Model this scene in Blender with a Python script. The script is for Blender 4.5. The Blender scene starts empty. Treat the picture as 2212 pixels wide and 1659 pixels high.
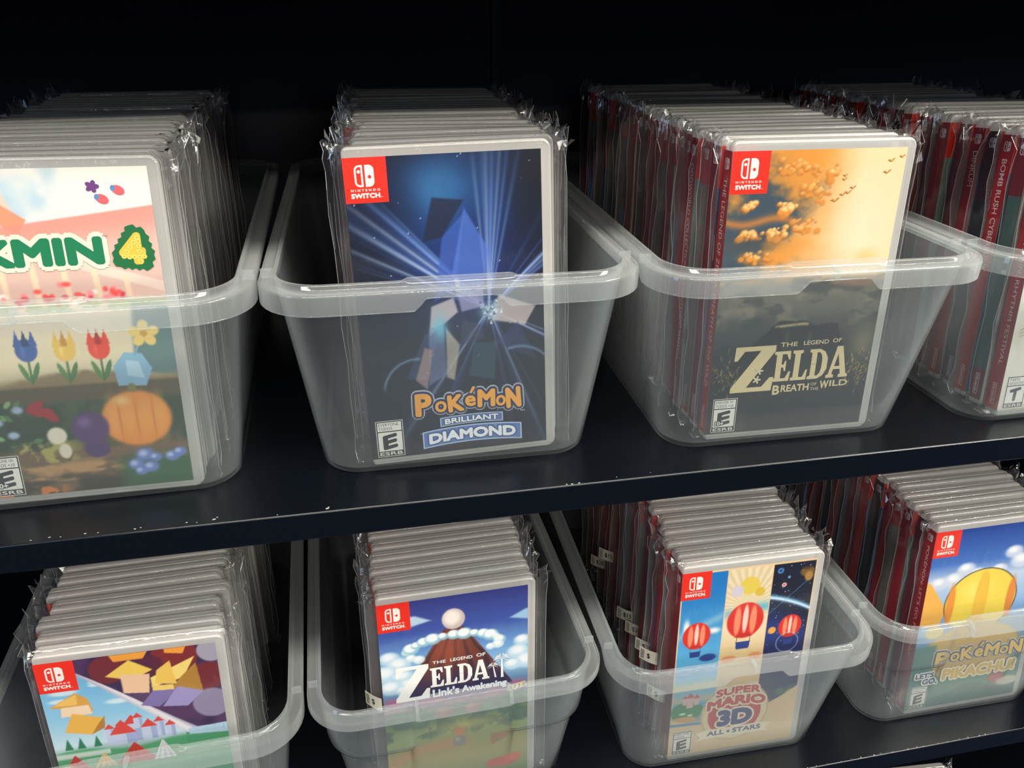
import bpy, bmesh, math, random
import numpy as np
from mathutils import Matrix, Vector

random.seed(7)
C = bpy.context.scene.collection
S = 0.001                      # the scene is measured in millimetres, built in metres

# ------------------------------------------------------------------ camera
def rotm(rx, ry, rz):
    return (Matrix.Rotation(rz, 3, 'Z') @ Matrix.Rotation(ry, 3, 'Y') @ Matrix.Rotation(rx, 3, 'X'))
FPX, CAMP, PIT, ROL, YAW, HS = 1710.65, (129.3, -346.3, 239.4), 0.45977, -0.0107, -0.20642, 274.25
cam = bpy.data.cameras.new('camera')
cam.sensor_fit = 'HORIZONTAL'; cam.sensor_width = 36.0; cam.lens = 36.0*FPX/2212.0
cam.clip_start = 0.01; cam.clip_end = 50
camo = bpy.data.objects.new('camera', cam); C.objects.link(camo)
Rm = rotm(0, 0, YAW) @ rotm(-PIT, 0, 0) @ rotm(0, ROL, 0)
cx, cy, cz = Rm.col[0], Rm.col[2], -Rm.col[1]
camo.matrix_world = Matrix(((cx[0], cy[0], cz[0], CAMP[0]*S), (cx[1], cy[1], cz[1], CAMP[1]*S),
                            (cx[2], cy[2], cz[2], CAMP[2]*S), (0, 0, 0, 1)))
bpy.context.scene.camera = camo

# ------------------------------------------------------------------ light and exposure
scn = bpy.context.scene
scn.view_settings.view_transform = 'Standard'; scn.view_settings.look = 'None'
scn.view_settings.gamma = 1.0; scn.view_settings.use_curve_mapping = False
scn.view_settings.exposure = 0.06
scn.cycles.transparent_max_bounces = 32
scn.cycles.max_bounces = 6
scn.cycles.caustics_reflective = False; scn.cycles.caustics_refractive = False
world = bpy.data.worlds.new('world'); scn.world = world; world.use_nodes = True
bg = world.node_tree.nodes['Background']; bg.inputs[0].default_value = (0.30, 0.42, 0.74, 1); bg.inputs[1].default_value = 0.13
def area_light(name, loc, aim, sx, sy, power, col):
    l = bpy.data.lights.new(name, 'AREA'); l.shape = 'RECTANGLE'; l.size = sx; l.size_y = sy; l.energy = power; l.color = col
    o = bpy.data.objects.new(name, l); C.objects.link(o); o.location = loc
    o.rotation_euler = (Vector(aim)-Vector(loc)).to_track_quat('-Z', 'Y').to_euler()
    return o
WARM = (1.0, 0.945, 0.85)
for (lx, ly, lw, p) in ((0.6, -0.80, 3.6, 84), (0.6, -2.50, 4.4, 112), (0.6, -4.3, 5.0, 28)):      # rows of ceiling tubes; the weak farthest one is an added fill
    area_light('ceiling_and_fill_light', (lx, ly, 1.5), (lx, ly+0.15, 0), lw, 0.22, p, WARM)
area_light('right_fill_light', (2.3, -1.5, 1.45), (0.1, 0.1, 0.05), 1.6, 0.22, 62, WARM)          # added fill from the right, brightens the right-facing case sides
area_light('cool_left_light', (-2.2, -1.3, 0.9), (0.3, 0.1, 0.05), 0.5, 0.9, 9, (0.50, 0.74, 1.0))   # weak cool light from the left

# ------------------------------------------------------------------ materials
def lin(c):
    return tuple((v/12.92 if v <= 0.04045 else ((v+0.055)/1.055)**2.4) for v in [x/255.0 for x in c])
def mat(name):
    m = bpy.data.materials.new(name); m.use_nodes = True
    nt = m.node_tree; nt.nodes.clear()
    out = nt.nodes.new('ShaderNodeOutputMaterial')
    return m, nt, out
def principled(name, col, rough, bump=None, spec=0.5, metal=0.0, coat=0.0):
    m, nt, out = mat(name)
    b = nt.nodes.new('ShaderNodeBsdfPrincipled')
    b.inputs['Base Color'].default_value = (*col, 1); b.inputs['Roughness'].default_value = rough
    b.inputs['Specular IOR Level'].default_value = spec; b.inputs['Metallic'].default_value = metal
    b.inputs['Coat Weight'].default_value = coat
    nt.links.new(b.outputs[0], out.inputs[0])
    if bump:
        tc = nt.nodes.new('ShaderNodeTexCoord'); n = nt.nodes.new('ShaderNodeTexNoise'); n.inputs['Scale'].default_value = bump[0]
        n.inputs['Detail'].default_value = 3
        bp = nt.nodes.new('ShaderNodeBump'); bp.inputs['Strength'].default_value = bump[1]; bp.inputs['Distance'].default_value = bump[2]
        nt.links.new(tc.outputs['Object'], n.inputs['Vector']); nt.links.new(n.outputs[0], bp.inputs['Height']); nt.links.new(bp.outputs[0], b.inputs['Normal'])
    return m
def clear_plastic(name, tint, milk, milk_n, milk_g, rough, bump=None, ior=1.45, gloss=1.0, transl=0.5):
    """Thin clear plastic: see-through with a milky body that thickens towards grazing view, and a surface gloss."""
    m, nt, out = mat(name)
    L = nt.links.new; N = nt.nodes.new
    tr = N('ShaderNodeBsdfTransparent'); tr.inputs[0].default_value = (*tint, 1)
    di = N('ShaderNodeBsdfDiffuse'); di.inputs[0].default_value = (*milk, 1)
    tl = N('ShaderNodeBsdfTranslucent'); tl.inputs[0].default_value = (*milk, 1)
    mk = N('ShaderNodeMixShader'); mk.inputs[0].default_value = transl; L(di.outputs[0], mk.inputs[1]); L(tl.outputs[0], mk.inputs[2])
    lw = N('ShaderNodeLayerWeight'); lw.inputs['Blend'].default_value = 0.5
    mr = N('ShaderNodeMapRange'); mr.inputs[1].default_value = 0.25; mr.inputs[2].default_value = 1.0
    mr.inputs[3].default_value = milk_n; mr.inputs[4].default_value = milk_g
    L(lw.outputs['Facing'], mr.inputs[0])
    m1 = N('ShaderNodeMixShader'); L(mr.outputs[0], m1.inputs[0]); L(tr.outputs[0], m1.inputs[1]); L(mk.outputs[0], m1.inputs[2])
    gl = N('ShaderNodeBsdfGlossy'); gl.inputs['Roughness'].default_value = rough
    fr = N('ShaderNodeLayerWeight'); fr.inputs['Blend'].default_value = 0.5
    pw = N('ShaderNodeMath'); pw.operation = 'POWER'; pw.inputs[1].default_value = 5.0; L(fr.outputs['Facing'], pw.inputs[0])
    f0 = ((ior-1)/(ior+1))**2
    fm = N('ShaderNodeMath'); fm.operation = 'MULTIPLY_ADD'; fm.inputs[1].default_value = gloss*(1-f0); fm.inputs[2].default_value = gloss*f0; fm.use_clamp = True; L(pw.outputs[0], fm.inputs[0])
    m2 = N('ShaderNodeMixShader'); L(fm.outputs[0], m2.inputs[0]); L(m1.outputs[0], m2.inputs[1]); L(gl.outputs[0], m2.inputs[2])
    L(m2.outputs[0], out.inputs[0])
    if bump:
        tc = N('ShaderNodeTexCoord'); mp = N('ShaderNodeMapping'); mp.inputs['Scale'].default_value = bump[3]
        n = N('ShaderNodeTexNoise'); n.inputs['Scale'].default_value = bump[0]; n.inputs['Detail'].default_value = 4
        bp = N('ShaderNodeBump'); bp.inputs['Strength'].default_value = bump[1]; bp.inputs['Distance'].default_value = bump[2]
        L(tc.outputs['Object'], mp.inputs[0]); L(mp.outputs[0], n.inputs['Vector']); L(n.outputs[0], bp.inputs['Height'])
        for s in (gl, fr): L(bp.outputs[0], s.inputs['Normal'])
    return m
M_BLACK = principled('black_powder_coat', (0.0018, 0.0029, 0.0050), 0.26, (900, 0.05, 0.0003), spec=0.4)
M_STRIP = principled('satin_black_strip', (0.010, 0.015, 0.021), 0.5, spec=0.5)
M_CHIP = principled('bare_metal_chip', (0.36, 0.36, 0.33), 0.5)
M_BIN = clear_plastic('frosted_bin_plastic', (0.95, 0.97, 0.97), (0.78, 0.85, 0.87), 0.053, 0.22, 0.12, (160, 0.03, 0.0004, (1, 1, 1)))
M_RIM = clear_plastic('frosted_rim_plastic', (0.95, 0.97, 0.97), (0.90, 0.93, 0.92), 0.12, 0.40, 0.07, (160, 0.03, 0.0004, (1, 1, 1)))
M_SLEEVE = clear_plastic('clear_bag_film', (0.99, 0.99, 0.99), (0.8, 0.8, 0.78), 0.010, 0.17, 0.10, (46, 0.7, 0.003, (1.8, 1.8, 0.4)), ior=1.45, gloss=1.3)
M_FOLD = clear_plastic('crumpled_bag_film', (0.98, 0.98, 0.98), (0.85, 0.85, 0.83), 0.05, 0.22, 0.2, None, ior=1.6, gloss=2.2)
M_SEAM = clear_plastic('bag_seam', (0.98, 0.98, 0.98), (0.85, 0.85, 0.85), 0.26, 0.45, 0.15, None, gloss=2.0)
M_CASE = clear_plastic('clear_case_plastic', (0.93, 0.94, 0.92), (0.86, 0.84, 0.80), 0.46, 0.82, 0.10, None, ior=1.5, gloss=1.5, transl=0.35)
def ink(name, rough):
    m, nt, out = mat(name)
    b = nt.nodes.new('ShaderNodeBsdfPrincipled'); a = nt.nodes.new('ShaderNodeVertexColor'); a.layer_name = 'Ink'
    b.inputs['Roughness'].default_value = rough; b.inputs['Specular IOR Level'].default_value = 0.3
    nt.links.new(a.outputs[0], b.inputs['Base Color']); nt.links.new(b.outputs[0], out.inputs[0])
    return m
M_INK = ink('printed_paper', 0.42)

# ------------------------------------------------------------------ object helpers
def tag(o, label, cat, group=None):
    o['label'] = label; o['category'] = cat
    if group: o['group'] = group
    return o
def empty(name, loc=(0, 0, 0)):
    o = bpy.data.objects.new(name, None); C.objects.link(o); o.location = loc; o.empty_display_size = 0.01
    return o
def link(name, me, parent=None, m=None, smooth=None):
    o = bpy.data.objects.new(name, me); C.objects.link(o)
    if parent: o.parent = parent
    if m is not None and not me.materials: me.materials.append(m)
    return o
def mesh_from(name, V, F, m, smooth=False, angle=None):
    me = bpy.data.meshes.new(name); me.from_pydata([(v[0]*S, v[1]*S, v[2]*S) for v in V], [], F); me.update()
    me.materials.append(m)
    if smooth:
        me.polygons.foreach_set('use_smooth', [True]*len(me.polygons))
        if angle:
            me.set_sharp_from_angle(angle=angle)
    return me
def fix_normals(me):
    bm = bmesh.new(); bm.from_mesh(me); bmesh.ops.recalc_face_normals(bm, faces=bm.faces); bm.to_mesh(me); bm.free(); me.update()
def box_mesh(name, x0, x1, y0, y1, z0, z1, m, bev=0.0, seg=2):
    bm = bmesh.new()
    bmesh.ops.create_cube(bm, size=1.0)
    for v in bm.verts:
        v.co = Vector(((x0+x1)/2+v.co.x*(x1-x0), (y0+y1)/2+v.co.y*(y1-y0), (z0+z1)/2+v.co.z*(z1-z0)))*S
    if bev: bmesh.ops.bevel(bm, geom=list(bm.edges), offset=bev*S, segments=seg, profile=0.5, affect='EDGES')
    me = bpy.data.meshes.new(name); bm.to_mesh(me); bm.free(); me.materials.append(m)
    if bev:
        me.polygons.foreach_set('use_smooth', [True]*len(me.polygons)); me.set_sharp_from_angle(angle=0.7)
    return me

# ------------------------------------------------------------------ the shelving
unit = empty('shelving_unit', (0.3, 0.2, -0.85))
tag(unit, 'black metal shop shelving unit with chipped edges, holding all the plastic bins', 'shelves')
def upart(name, me):
    o = link(name, me, unit); o.matrix_parent_inverse = Matrix.Translation(unit.location).inverted(); return o
X0, X1, YB = -650, 1450, 392
FASC = 16.6
for zt in (HS, 0.0, -HS, -2*HS+7):
    me = box_mesh('shelf_board', X0, X1, 0, YB, zt-FASC, zt, M_BLACK, 0.7, 1)
    upart('shelf_board', me)
for (a, b) in ((X0, 266.5), (270.0, 1100), (1103, X1)):
    me = box_mesh('back_panel', a, b, YB, YB+3, -2*HS-60, HS+60, M_BLACK, 0.6, 2)
    upart('back_panel', me)
me = box_mesh('back_strip', 262, 271, YB-1.6, YB, -2*HS-60, HS+60, M_STRIP, 0.5, 2)
upart('back_strip', me)
upart('base_plinth', box_mesh('base_plinth', X0, X1, 20, YB, -850, -2*HS-FASC-180, M_BLACK, 0.5))
for a in (X0-3, X1):
    upart('side_panel', box_mesh('side_panel', a, a+3, 0, YB, -850, HS+60, M_BLACK, 0.5))
# bare-metal chips along the front edge of the boards
def chips(spots, zt, seed):
    rr = random.Random(seed); V, F = [], []
    for (x, y, r) in spots:
        n = 7; b = len(V); a0 = rr.random()*6
        for k in range(n):
            a = a0+2*math.pi*k/n; q = r*rr.uniform(0.5, 1.1)
            V.append((x+1.5*q*math.cos(a), y+q*math.sin(a), zt+0.06))
        V.append((x, y, zt+0.22))
        for k in range(n): F.append((b+k, b+(k+1) % n, b+n))
    return mesh_from('paint_chip', V, F, M_CHIP)
sp = [(-26, 3.2, .5), (-21, 2.6, .35), (-10, 3.2, .45), (-34, 2.4, .4), (13, 2.6, .6), (15.5, 3.2, .4), (37, 3.4, .5), (50, 3.6, .75), (51.5, 5.2, .4),
      (106, 2.4, .8), (106.6, 3.5, .5), (81, 1.6, .3), (233, 1.2, .5), (236, 1.0, .6), (240, 1.2, .5), (262, 3, .35), (282, 4, .3), (-4, 2.8, .3), (42, 2.6, .3)]
for k, q in enumerate(sp): upart('paint_chip', chips([q], 0.0, 3+k))
sp = [(430+i*9+random.uniform(-3, 3), random.uniform(.7, 1.6), random.uniform(.2, .45)) for i in range(18)]
for k, q in enumerate(sp): upart('paint_chip', chips([q], -HS, 50+k))

# ------------------------------------------------------------------ plastic bins
WR, HB, SK, WB, OV, DF, LB = 193.7, 112.8, 10.6, 149.8, 7.6, 15.2, 342.0
NC, NFR = 9, 46
def outline(hw, y0, y1, r):
    """closed outline, fixed point count; the front run is finely divided"""
    P = []
    for k in range(NFR+1):
        P.append((-hw+r+(2*hw-2*r)*k/NFR, y0))
    def arc(cx, cy, a0):
        for k in range(1, NC+1):
            a = math.radians(a0+90*k/NC); P.append((cx+r*math.cos(a), cy+r*math.sin(a)))
    def run(ax, ay, bx, by, n):
        for k in range(1, n+1): P.append((ax+(bx-ax)*k/n, ay+(by-ay)*k/n))
    arc(hw-r, y0+r, 270); run(hw, y0+r, hw, y1-r, 24); arc(hw-r, y1-r, 0); run(hw-r, y1, -hw+r, y1, 8)
    arc(-hw+r, y1-r, 90); run(-hw, y1-r, -hw, y0+r, 24); arc(-hw+r, y0+r, 180)
    return P[:-1]
def smooth(a, b, x):
    t = min(1, max(0, (x-a)/(b-a))); return t*t*(3-2*t)
def bin_body(kind):
    ww = WR-2*OV
    def sec(z, inset):
        t = z/HB; hw = WB/2*(1-t)+ww/2*t-inset
        P = outline(hw, OV+DF*(1-t)+inset, LB-OV-DF*(1-t)-inset, max(6, 21+3*t-inset))
        return P
    def bulge(P, z, amt, ex):
        if kind == 'notch' or amt == 0: return P
        # two shouldered panels either side of a plain middle
        Q = []
        for i, (x, y) in enumerate(P):
            a = amt
            if y < 60 and abs(x) < 60:
                a = amt*smooth(31+(z-68)*0.10, 35+(z-68)*0.10, abs(x))
            cxx, cyy = 0, min(max(y, 40), LB-40)
            dx, dy = x-max(min(x, ww/2-40), -ww/2+40), y-cyy
            d = math.hypot(dx, dy) or 1
            Q.append((x+dx/d*a, y+dy/d*a))
        return Q
    zs = [(0, 2.6), (0.8, 0.9), (2.4, 0.0)]
    step = kind != 'notch'
    outer = [(0, 3.0, 0), (0.8, 1.0, 0), (2.4, 0, 0), (30, 0, 0)]
    if step: outer += [(66, 0, 0), (67.2, 0, 1.6), (69, 0, 3.2), (72, 0, 3.6), (90, 0, 2.6), (HB-0.5, 0, 0.3)]
    else: outer += [(60, 0, 0), (90, 0, 0), (HB-0.5, 0, 0)]
    inner = [(z, i+1.5, a) for z, i, a in outer[2:]][::-1]
    inner[-1] = (3.6, 1.5, 0); inner += [(1.7, 4.0, 0)]
    V, F = [], []
    rings = outer+[(HB, 0.75, 0.3 if step else 0)]+inner
    for (z, i, a) in rings: V += [(x, y, z) for x, y in bulge(sec(z, i), z, a, 0)]
    n = len(outline(50, 0, 100, 10))
    for r in range(len(rings)-1):
        for k in range(n):
            F.append((r*n+k, r*n+(k+1) % n, (r+1)*n+(k+1) % n, (r+1)*n+k))
    F.append(tuple(range(n))[::-1]); F.append(tuple((len(rings)-1)*n+k for k in range(n)))
    me = mesh_from('bin_body', V, F, M_BIN, True, 0.6); fix_normals(me)
    return me
def bin_rim(kind):
    base = outline(WR/2-OV, OV, LB-OV, 24)
    outp = outline(WR/2, 0, LB, 30)
    n = len(base); V, F = [], []
    for i in range(n):
        bx, by = base[i]; ox, oy = outp[i]
        d = math.hypot(ox-bx, oy-by); nx, ny = (ox-bx)/d, (oy-by)/d
        if kind == 'notch':
            front = 1-smooth(36, 38.5, by) if by < LB/2 else smooth(LB-38.5, LB-36, by)
            sk = 3.6+(SK-3.6)*front
            lift = 0.0
            if by < 40:
                sk -= (SK-4.3)*(1-smooth(16, 23, abs(bx)))
                lift = 1.5*(1-smooth(25, 29, abs(bx)))
        else:
            front = 1-smooth(40, 42, by)
            sk = 3.4+2.4*front
            lift = 3.2*(1-smooth(28, 31, abs(bx))) if by < 40 else 0.0
            if by < 40: sk += 1.5*(1-smooth(28, 31, abs(bx)))
        prof = [(-1.5, HB-2.4), (-1.6, HB+2.0+lift), (-1.0, HB+2.6+lift), (0.3, HB+2.6+lift), (0.9, HB+2.1+lift), (1.5, HB+0.5+lift*0.6), (2.0, HB+0.1+lift*.4), (d-1.6, HB+0.1), (d-0.5, HB-0.25), (d, HB-1.1),
                (d+0.15, HB-sk+0.4), (d-0.1, HB-sk), (d-1.0, HB-sk), (d-1.2, HB-sk+0.4), (d-1.4, HB-1.9), (d-2.2, HB-1.5), (0.6, HB-1.5), (0.1, HB-2.4)]
        V += [(bx+nx*o, by+ny*o, z) for o, z in prof]
    m = len(prof)
    for i in range(n):
        j = (i+1) % n
        for k in range(m):
            l = (k+1) % m
            F.append((i*m+k, j*m+k, j*m+l, i*m+l))
    # moulding ribs: the gate mark in the middle of the lip, small pads by the corners
    def slab(x0, x1, y0, y1, z0, z1):
        b = len(V)
        for z in (z0, z1):
            for (x, y) in ((x0, y0), (x1, y0), (x1, y1), (x0, y1)): V.append((x, y, z))
        for f in ((0, 3, 2, 1), (4, 5, 6, 7), (0, 1, 5, 4), (1, 2, 6, 5), (2, 3, 7, 6), (3, 0, 4, 7)): F.append(tuple(b+q for q in f))
    if kind == 'notch':
        slab(-3.2, -1.0, 0.1, 2.2, HB-4.0, HB+0.9); slab(-3.2, -1.0, 2.2, OV+0.6, HB+0.0, HB+2.1)
    else:
        for s in (-1, 1): slab(s*30-1.1, s*30+1.1, -.1, 2.2, HB-5.2, HB+1.2); slab(s*30-1.1, s*30+1.1, 2.2, OV+.6, HB, HB+3.0)
    for s in (-1, 1):       # lid stop by each front corner
        slab(s*(WR/2-OV/2)-3.0, s*(WR/2-OV/2)+3.0, 37.2, 38.6, HB-2.2, HB+2.4)
    me = mesh_from('bin_rim', V, F, M_RIM, True, 0.55); fix_normals(me)
    return me
BIN_MESH = {k: (bin_body(k), bin_rim(k)) for k in ('notch', 'panel')}
BINS = {'A': (-14.9, 7.8, .0133, 'notch', 0), 'B': (179.1, 8.7, -.0114, 'notch', 0), 'C': (374.0, -.8, -.0163, 'notch', 0), 'D': (570.3, -4.4, -.0101, 'notch', 0),
        'E': (-20.2, -1.0, .0287, 'notch', 1), 'F': (175.6, 6.5, .022, 'panel', 1), 'G': (371.5, -1.4, -.0170, 'notch', 1), 'H': (568.0, 2.2, -.0098, 'panel', 1)}
COVER = {'A': 'garden cover with green title', 'B': 'dark blue cover with light rays', 'C': 'orange sunset sky cover', 'D': 'white cover with T rating',
         'E': 'purple and pale blue cover', 'F': 'volcano cover', 'G': 'three-panel cover', 'H': 'yellow ball cover'}
BLAB = {'A': 'frosted plastic bin at the left end of the upper shelf, garden cover in front',
        'B': 'frosted plastic bin on the upper shelf holding the dark blue light ray cover',
        'C': 'frosted plastic bin on the upper shelf holding the orange sunset sky cover',
        'D': 'frosted plastic bin on the upper shelf with the white T-rated case in front',
        'E': 'frosted plastic bin on the lower shelf holding the purple and pale blue cover',
        'F': 'frosted plastic bin with shouldered front panels on the lower shelf, volcano cover inside',
        'G': 'frosted plastic bin on the lower shelf holding the three-panel cover and price stickers',
        'H': 'frosted plastic bin with panelled front at right of the lower shelf, yellow ball cover inside'}
for k, (x, y, yw, kind, low) in BINS.items():
    r = empty('storage_bin', (x*S, y*S, (-HS if low else 0)*S)); r.rotation_euler[2] = yw
    tag(r, BLAB[k], 'bin', 'bins on the upper shelf' if not low else 'bins on the lower shelf')
    link('bin_body', BIN_MESH[kind][0], r); link('bin_rim', BIN_MESH[kind][1], r)

# ------------------------------------------------------------------ printing
WI, HI = 98.5, 161.0
def fbm(U, V, sc, seed, octv=4):
    rs = np.random.RandomState(seed); out = np.zeros_like(U); amp = 1.0; tot = 0
    for o in range(octv):
        g = rs.rand(64, 64); x = U/sc*(2**o)+rs.rand()*50; y = V/sc*(2**o)+rs.rand()*50
        xi = np.floor(x).astype(int); yi = np.floor(y).astype(int); fx = x-xi; fy = y-yi
        fx = fx*fx*(3-2*fx); fy = fy*fy*(3-2*fy)
        a = g[xi % 64, yi % 64]; b = g[(xi+1) % 64, yi % 64]; c = g[xi % 64, (yi+1) % 64]; d = g[(xi+1) % 64, (yi+1) % 64]
        out += amp*((a*(1-fx)+b*fx)*(1-fy)+(c*(1-fx)+d*fx)*fy); tot += amp; amp *= 0.5
    return out/tot
def sst(a, b, x):
    t = np.clip((x-a)/(b-a), 0, 1); return t*t*(3-2*t)
class Paint:
    """a painted sheet: colours on a fine grid of points, in millimetres from the sheet's lower left corner"""
    def __init__(s, x0, x1, y0, y1, res):
        s.nx = int((x1-x0)/res)+1; s.ny = int((y1-y0)/res)+1
        s.x = np.linspace(x0, x1, s.nx); s.y = np.linspace(y0, y1, s.ny)
        s.U, s.V = np.meshgrid(s.x, s.y); s.c = np.zeros((s.ny, s.nx, 3))
    def fill(s, col, a=None):
        col = np.array(col, float)/255.0
        if a is None: s.c[:] = col
        else: s.c = s.c*(1-a[..., None])+col*a[..., None]
    def vgrad(s, stops):
        v = np.array([q[0] for q in stops]); cc = np.array([q[1] for q in stops], float)/255
        for k in range(3): s.c[..., k] = np.interp(s.V, v, cc[:, k])
    def blob(s, x, y, rx, ry, col, soft=0.3, al=1.0, rot=0.0):
        ca, sa = math.cos(rot), math.sin(rot); dx = s.U-x; dy = s.V-y
        r = np.sqrt(((dx*ca+dy*sa)/rx)**2+((-dx*sa+dy*ca)/ry)**2)
        s.fill(col, al*(1-sst(1-soft, 1+soft*0.3, r)))
    def poly(s, pts, col, al=1.0, soft=0.5):
        """convex polygon, counter-clockwise"""
        d = np.full_like(s.U, 1e9)
        for i in range(len(pts)):
            (ax, ay), (bx, by) = pts[i], pts[(i+1) % len(pts)]
            l = math.hypot(bx-ax, by-ay); d = np.minimum(d, ((bx-ax)*(s.V-ay)-(by-ay)*(s.U-ax))/l)
        s.fill(col, al*sst(-soft/2, soft/2, d))
    def ray(s, x, y, ang, w, col, al, length=200, start=0):
        dx, dy = s.U-x, s.V-y; ca, sa = math.cos(ang), math.sin(ang)
        t = dx*ca+dy*sa; p = np.abs(-dx*sa+dy*ca); ww = 0.25+w*np.clip(t, 0, None)/60.0
        s.fill(col, al*(t > start)*np.exp(-(p/ww)**2)*np.clip(1-t/length, 0, 1))
class Sheet:
    """printed pieces laid one over another: polygons, painted sheets and lettering, in one mesh"""
    def __init__(s): s.V = []; s.F = []; s.K = []; s.lay = 0
    def up(s): s.lay += 1
    def poly(s, pts, col, up=True):
        if up: s.up()
        b = len(s.V); s.V += [(x, y, s.lay) for x, y in pts]; s.F.append(tuple(range(b, b+len(pts)))); s.K.append(col)
    def tris(s, vs, fs, col, up=True):
        if up: s.up()
        b = len(s.V); s.V += [(x, y, s.lay) for x, y in vs]
        for f in fs: s.F.append(tuple(b+i for i in f)); s.K.append(col)
    def rect(s, x0, y0, x1, y1, col): s.poly([(x0, y0), (x1, y0), (x1, y1), (x0, y1)], col)
    def ell(s, x, y, rx, ry, col, n=28, rot=0, a0=0, a1=2*math.pi):
        ca, sa = math.cos(rot), math.sin(rot); P = []
        for k in range(n):
            a = a0+(a1-a0)*k/(n if a1-a0 > 6.28 else n-1); u, v = rx*math.cos(a), ry*math.sin(a); P.append((x+u*ca-v*sa, y+u*sa+v*ca))
        s.poly(P, col)
    def paint(s, p):
        s.up(); b = len(s.V); nx, ny = p.nx, p.ny
        s.V += [(x, y, s.lay) for y in p.y for x in p.x]
        cl = np.clip(p.c, 0, 1).reshape(-1, 3)*255
        for j in range(ny-1):
            r = b+j*nx
            for i in range(nx-1): s.F.append((r+i, r+i+1, r+i+1+nx, r+i+nx))
        s.K.append(('grid', b, cl, (nx-1)*(ny-1)))
    def text(s, txt, box, col, bold=0.0, warp=None, outline=None, space=1.0, rot=0.0):
        """lettering fitted into box (x0, y0, x1, y1); bold is a share of the box height; outline: list of (extra mm, colour), widest first"""
        x0, y0, x1, y1 = box
        w = bold*(y1-y0)*0.9; x0 += w; x1 -= w; y0 += w; y1 -= w
        v0, f0 = glyphs(txt, 0.0, space)
        ax = [min(q[i] for q in v0) for i in (0, 1)]; bx = [max(q[i] for q in v0) for i in (0, 1)]
        sx, sy = (x1-x0)/(bx[0]-ax[0]), (y1-y0)/(bx[1]-ax[1])
        def put(dx, dy):
            o = []
            for (u, v) in v0:
                a, b = (u-ax[0])*sx, (v-ax[1])*sy
                if rot:
                    ca, sa = math.cos(rot), math.sin(rot); a, b = a*ca-b*sa, a*sa+b*ca
                q = (x0+a, y0+b); q = warp(*q) if warp else q
                o.append((q[0]+dx, q[1]+dy))
            return o
        for (e, oc) in (outline or [])+[(0.0, col)]:
            r = w+e; s.up()
            s.tris(put(0, 0), f0, oc, up=False); s.lay += .2
            if r > 0.04:
                n = 8 if r < 0.8 else 14
                for k in range(n): s.tris(put(r*math.cos(2*math.pi*k/n), r*math.sin(2*math.pi*k/n)), f0, oc, up=False); s.lay += .2
    def build(s, name, place, extra=None):
        """place(x, y, layer) gives the point in millimetres"""
        me = bpy.data.meshes.new(name)
        me.from_pydata([tuple(q*S for q in place(*v)) for v in s.V], [], s.F)
        me.materials.append(M_INK)
        col = me.attributes.new('Ink', 'BYTE_COLOR', 'CORNER')
        lp = np.zeros(len(me.loops), dtype=np.int64); me.loops.foreach_get('vertex_index', lp)
        out = np.ones((len(lp), 4), dtype=np.float32); pos = 0; fi = 0
        vc = {}
        ls = np.zeros(len(me.polygons), dtype=np.int64); lt = ls.copy()
        me.polygons.foreach_get('loop_start', ls); me.polygons.foreach_get('loop_total', lt)
        for k in s.K:
            if k[0] == 'grid':
                _, b, cl, n = k; a, e = ls[fi], ls[fi+n-1]+lt[fi+n-1]
                c = cl[lp[a:e]-b]/255.0; out[a:e, :3] = 0.68*np.where(c <= 0.04045, c/12.92, ((c+0.055)/1.055)**2.4); fi += n
            else:
                a, e = ls[fi], ls[fi]+lt[fi]; out[a:e, :3] = [0.68*q for q in lin(k)]; fi += 1
        col.data.foreach_set('color', out.ravel())
        me.update()
        return me
_G = {}
def glyphs(txt, bold=0.0, space=1.0):
    key = (txt, round(bold, 4), space)
    if key in _G: return _G[key]
    cu = bpy.data.curves.new('lettering', 'FONT'); cu.body = txt; cu.size = 1.0; cu.offset = bold; cu.space_character = space; cu.resolution_u = 3
    cu.fill_mode = 'FRONT'
    o = bpy.data.objects.new('lettering', cu); C.objects.link(o)
    dg = bpy.context.evaluated_depsgraph_get(); ev = o.evaluated_get(dg); me = ev.to_mesh()
    r = ([(v.co.x, v.co.y) for v in me.vertices], [tuple(p.vertices) for p in me.polygons])
    ev.to_mesh_clear(); bpy.data.objects.remove(o); bpy.data.curves.remove(cu)
    _G[key] = r
    return r
RED, WHITE, BLK = (238, 44, 20), (246, 242, 234), (14, 16, 20)
def rrect(x0, y0, x1, y1, r, corners, n=6):
    P = []
    for (cx, cy, a0, on) in ((x0+r, y0+r, 180, corners[0]), (x1-r, y0+r, 270, corners[1]), (x1-r, y1-r, 0, corners[2]), (x0+r, y1-r, 90, corners[3])):
        if not on: P.append((x0 if a0 in (180, 90) else x1, y0 if a0 in (180, 270) else y1)); continue
        for k in range(n+1):
            a = math.radians(a0+90*k/n); P.append((cx+r*math.cos(a), cy+r*math.sin(a)))
    return P
def pads_logo(s, x0, y0, w, h, fg, bgc):
    """two facing controller halves: an outlined one with a high dot, a filled one with a low dot"""
    g = w*0.05; lw = w*0.43
    s.poly(rrect(x0, y0, x0+lw, y0+h, w*0.26, (1, 0, 0, 1)), fg)
    t = w*0.095
    s.poly(rrect(x0+t, y0+t, x0+lw-t, y0+h-t, w*0.175, (1, 0, 0, 1)), bgc)
    s.ell(x0+lw*0.52, y0+h*0.70, w*0.085, w*0.085, fg, 16)
    s.poly(rrect(x0+w-lw-0.03*w, y0, x0+w, y0+h, w*0.26, (0, 1, 1, 0)), fg)
    s.ell(x0+w*0.765, y0+h*0.45, w*0.09, w*0.09, bgc, 16)
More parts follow.
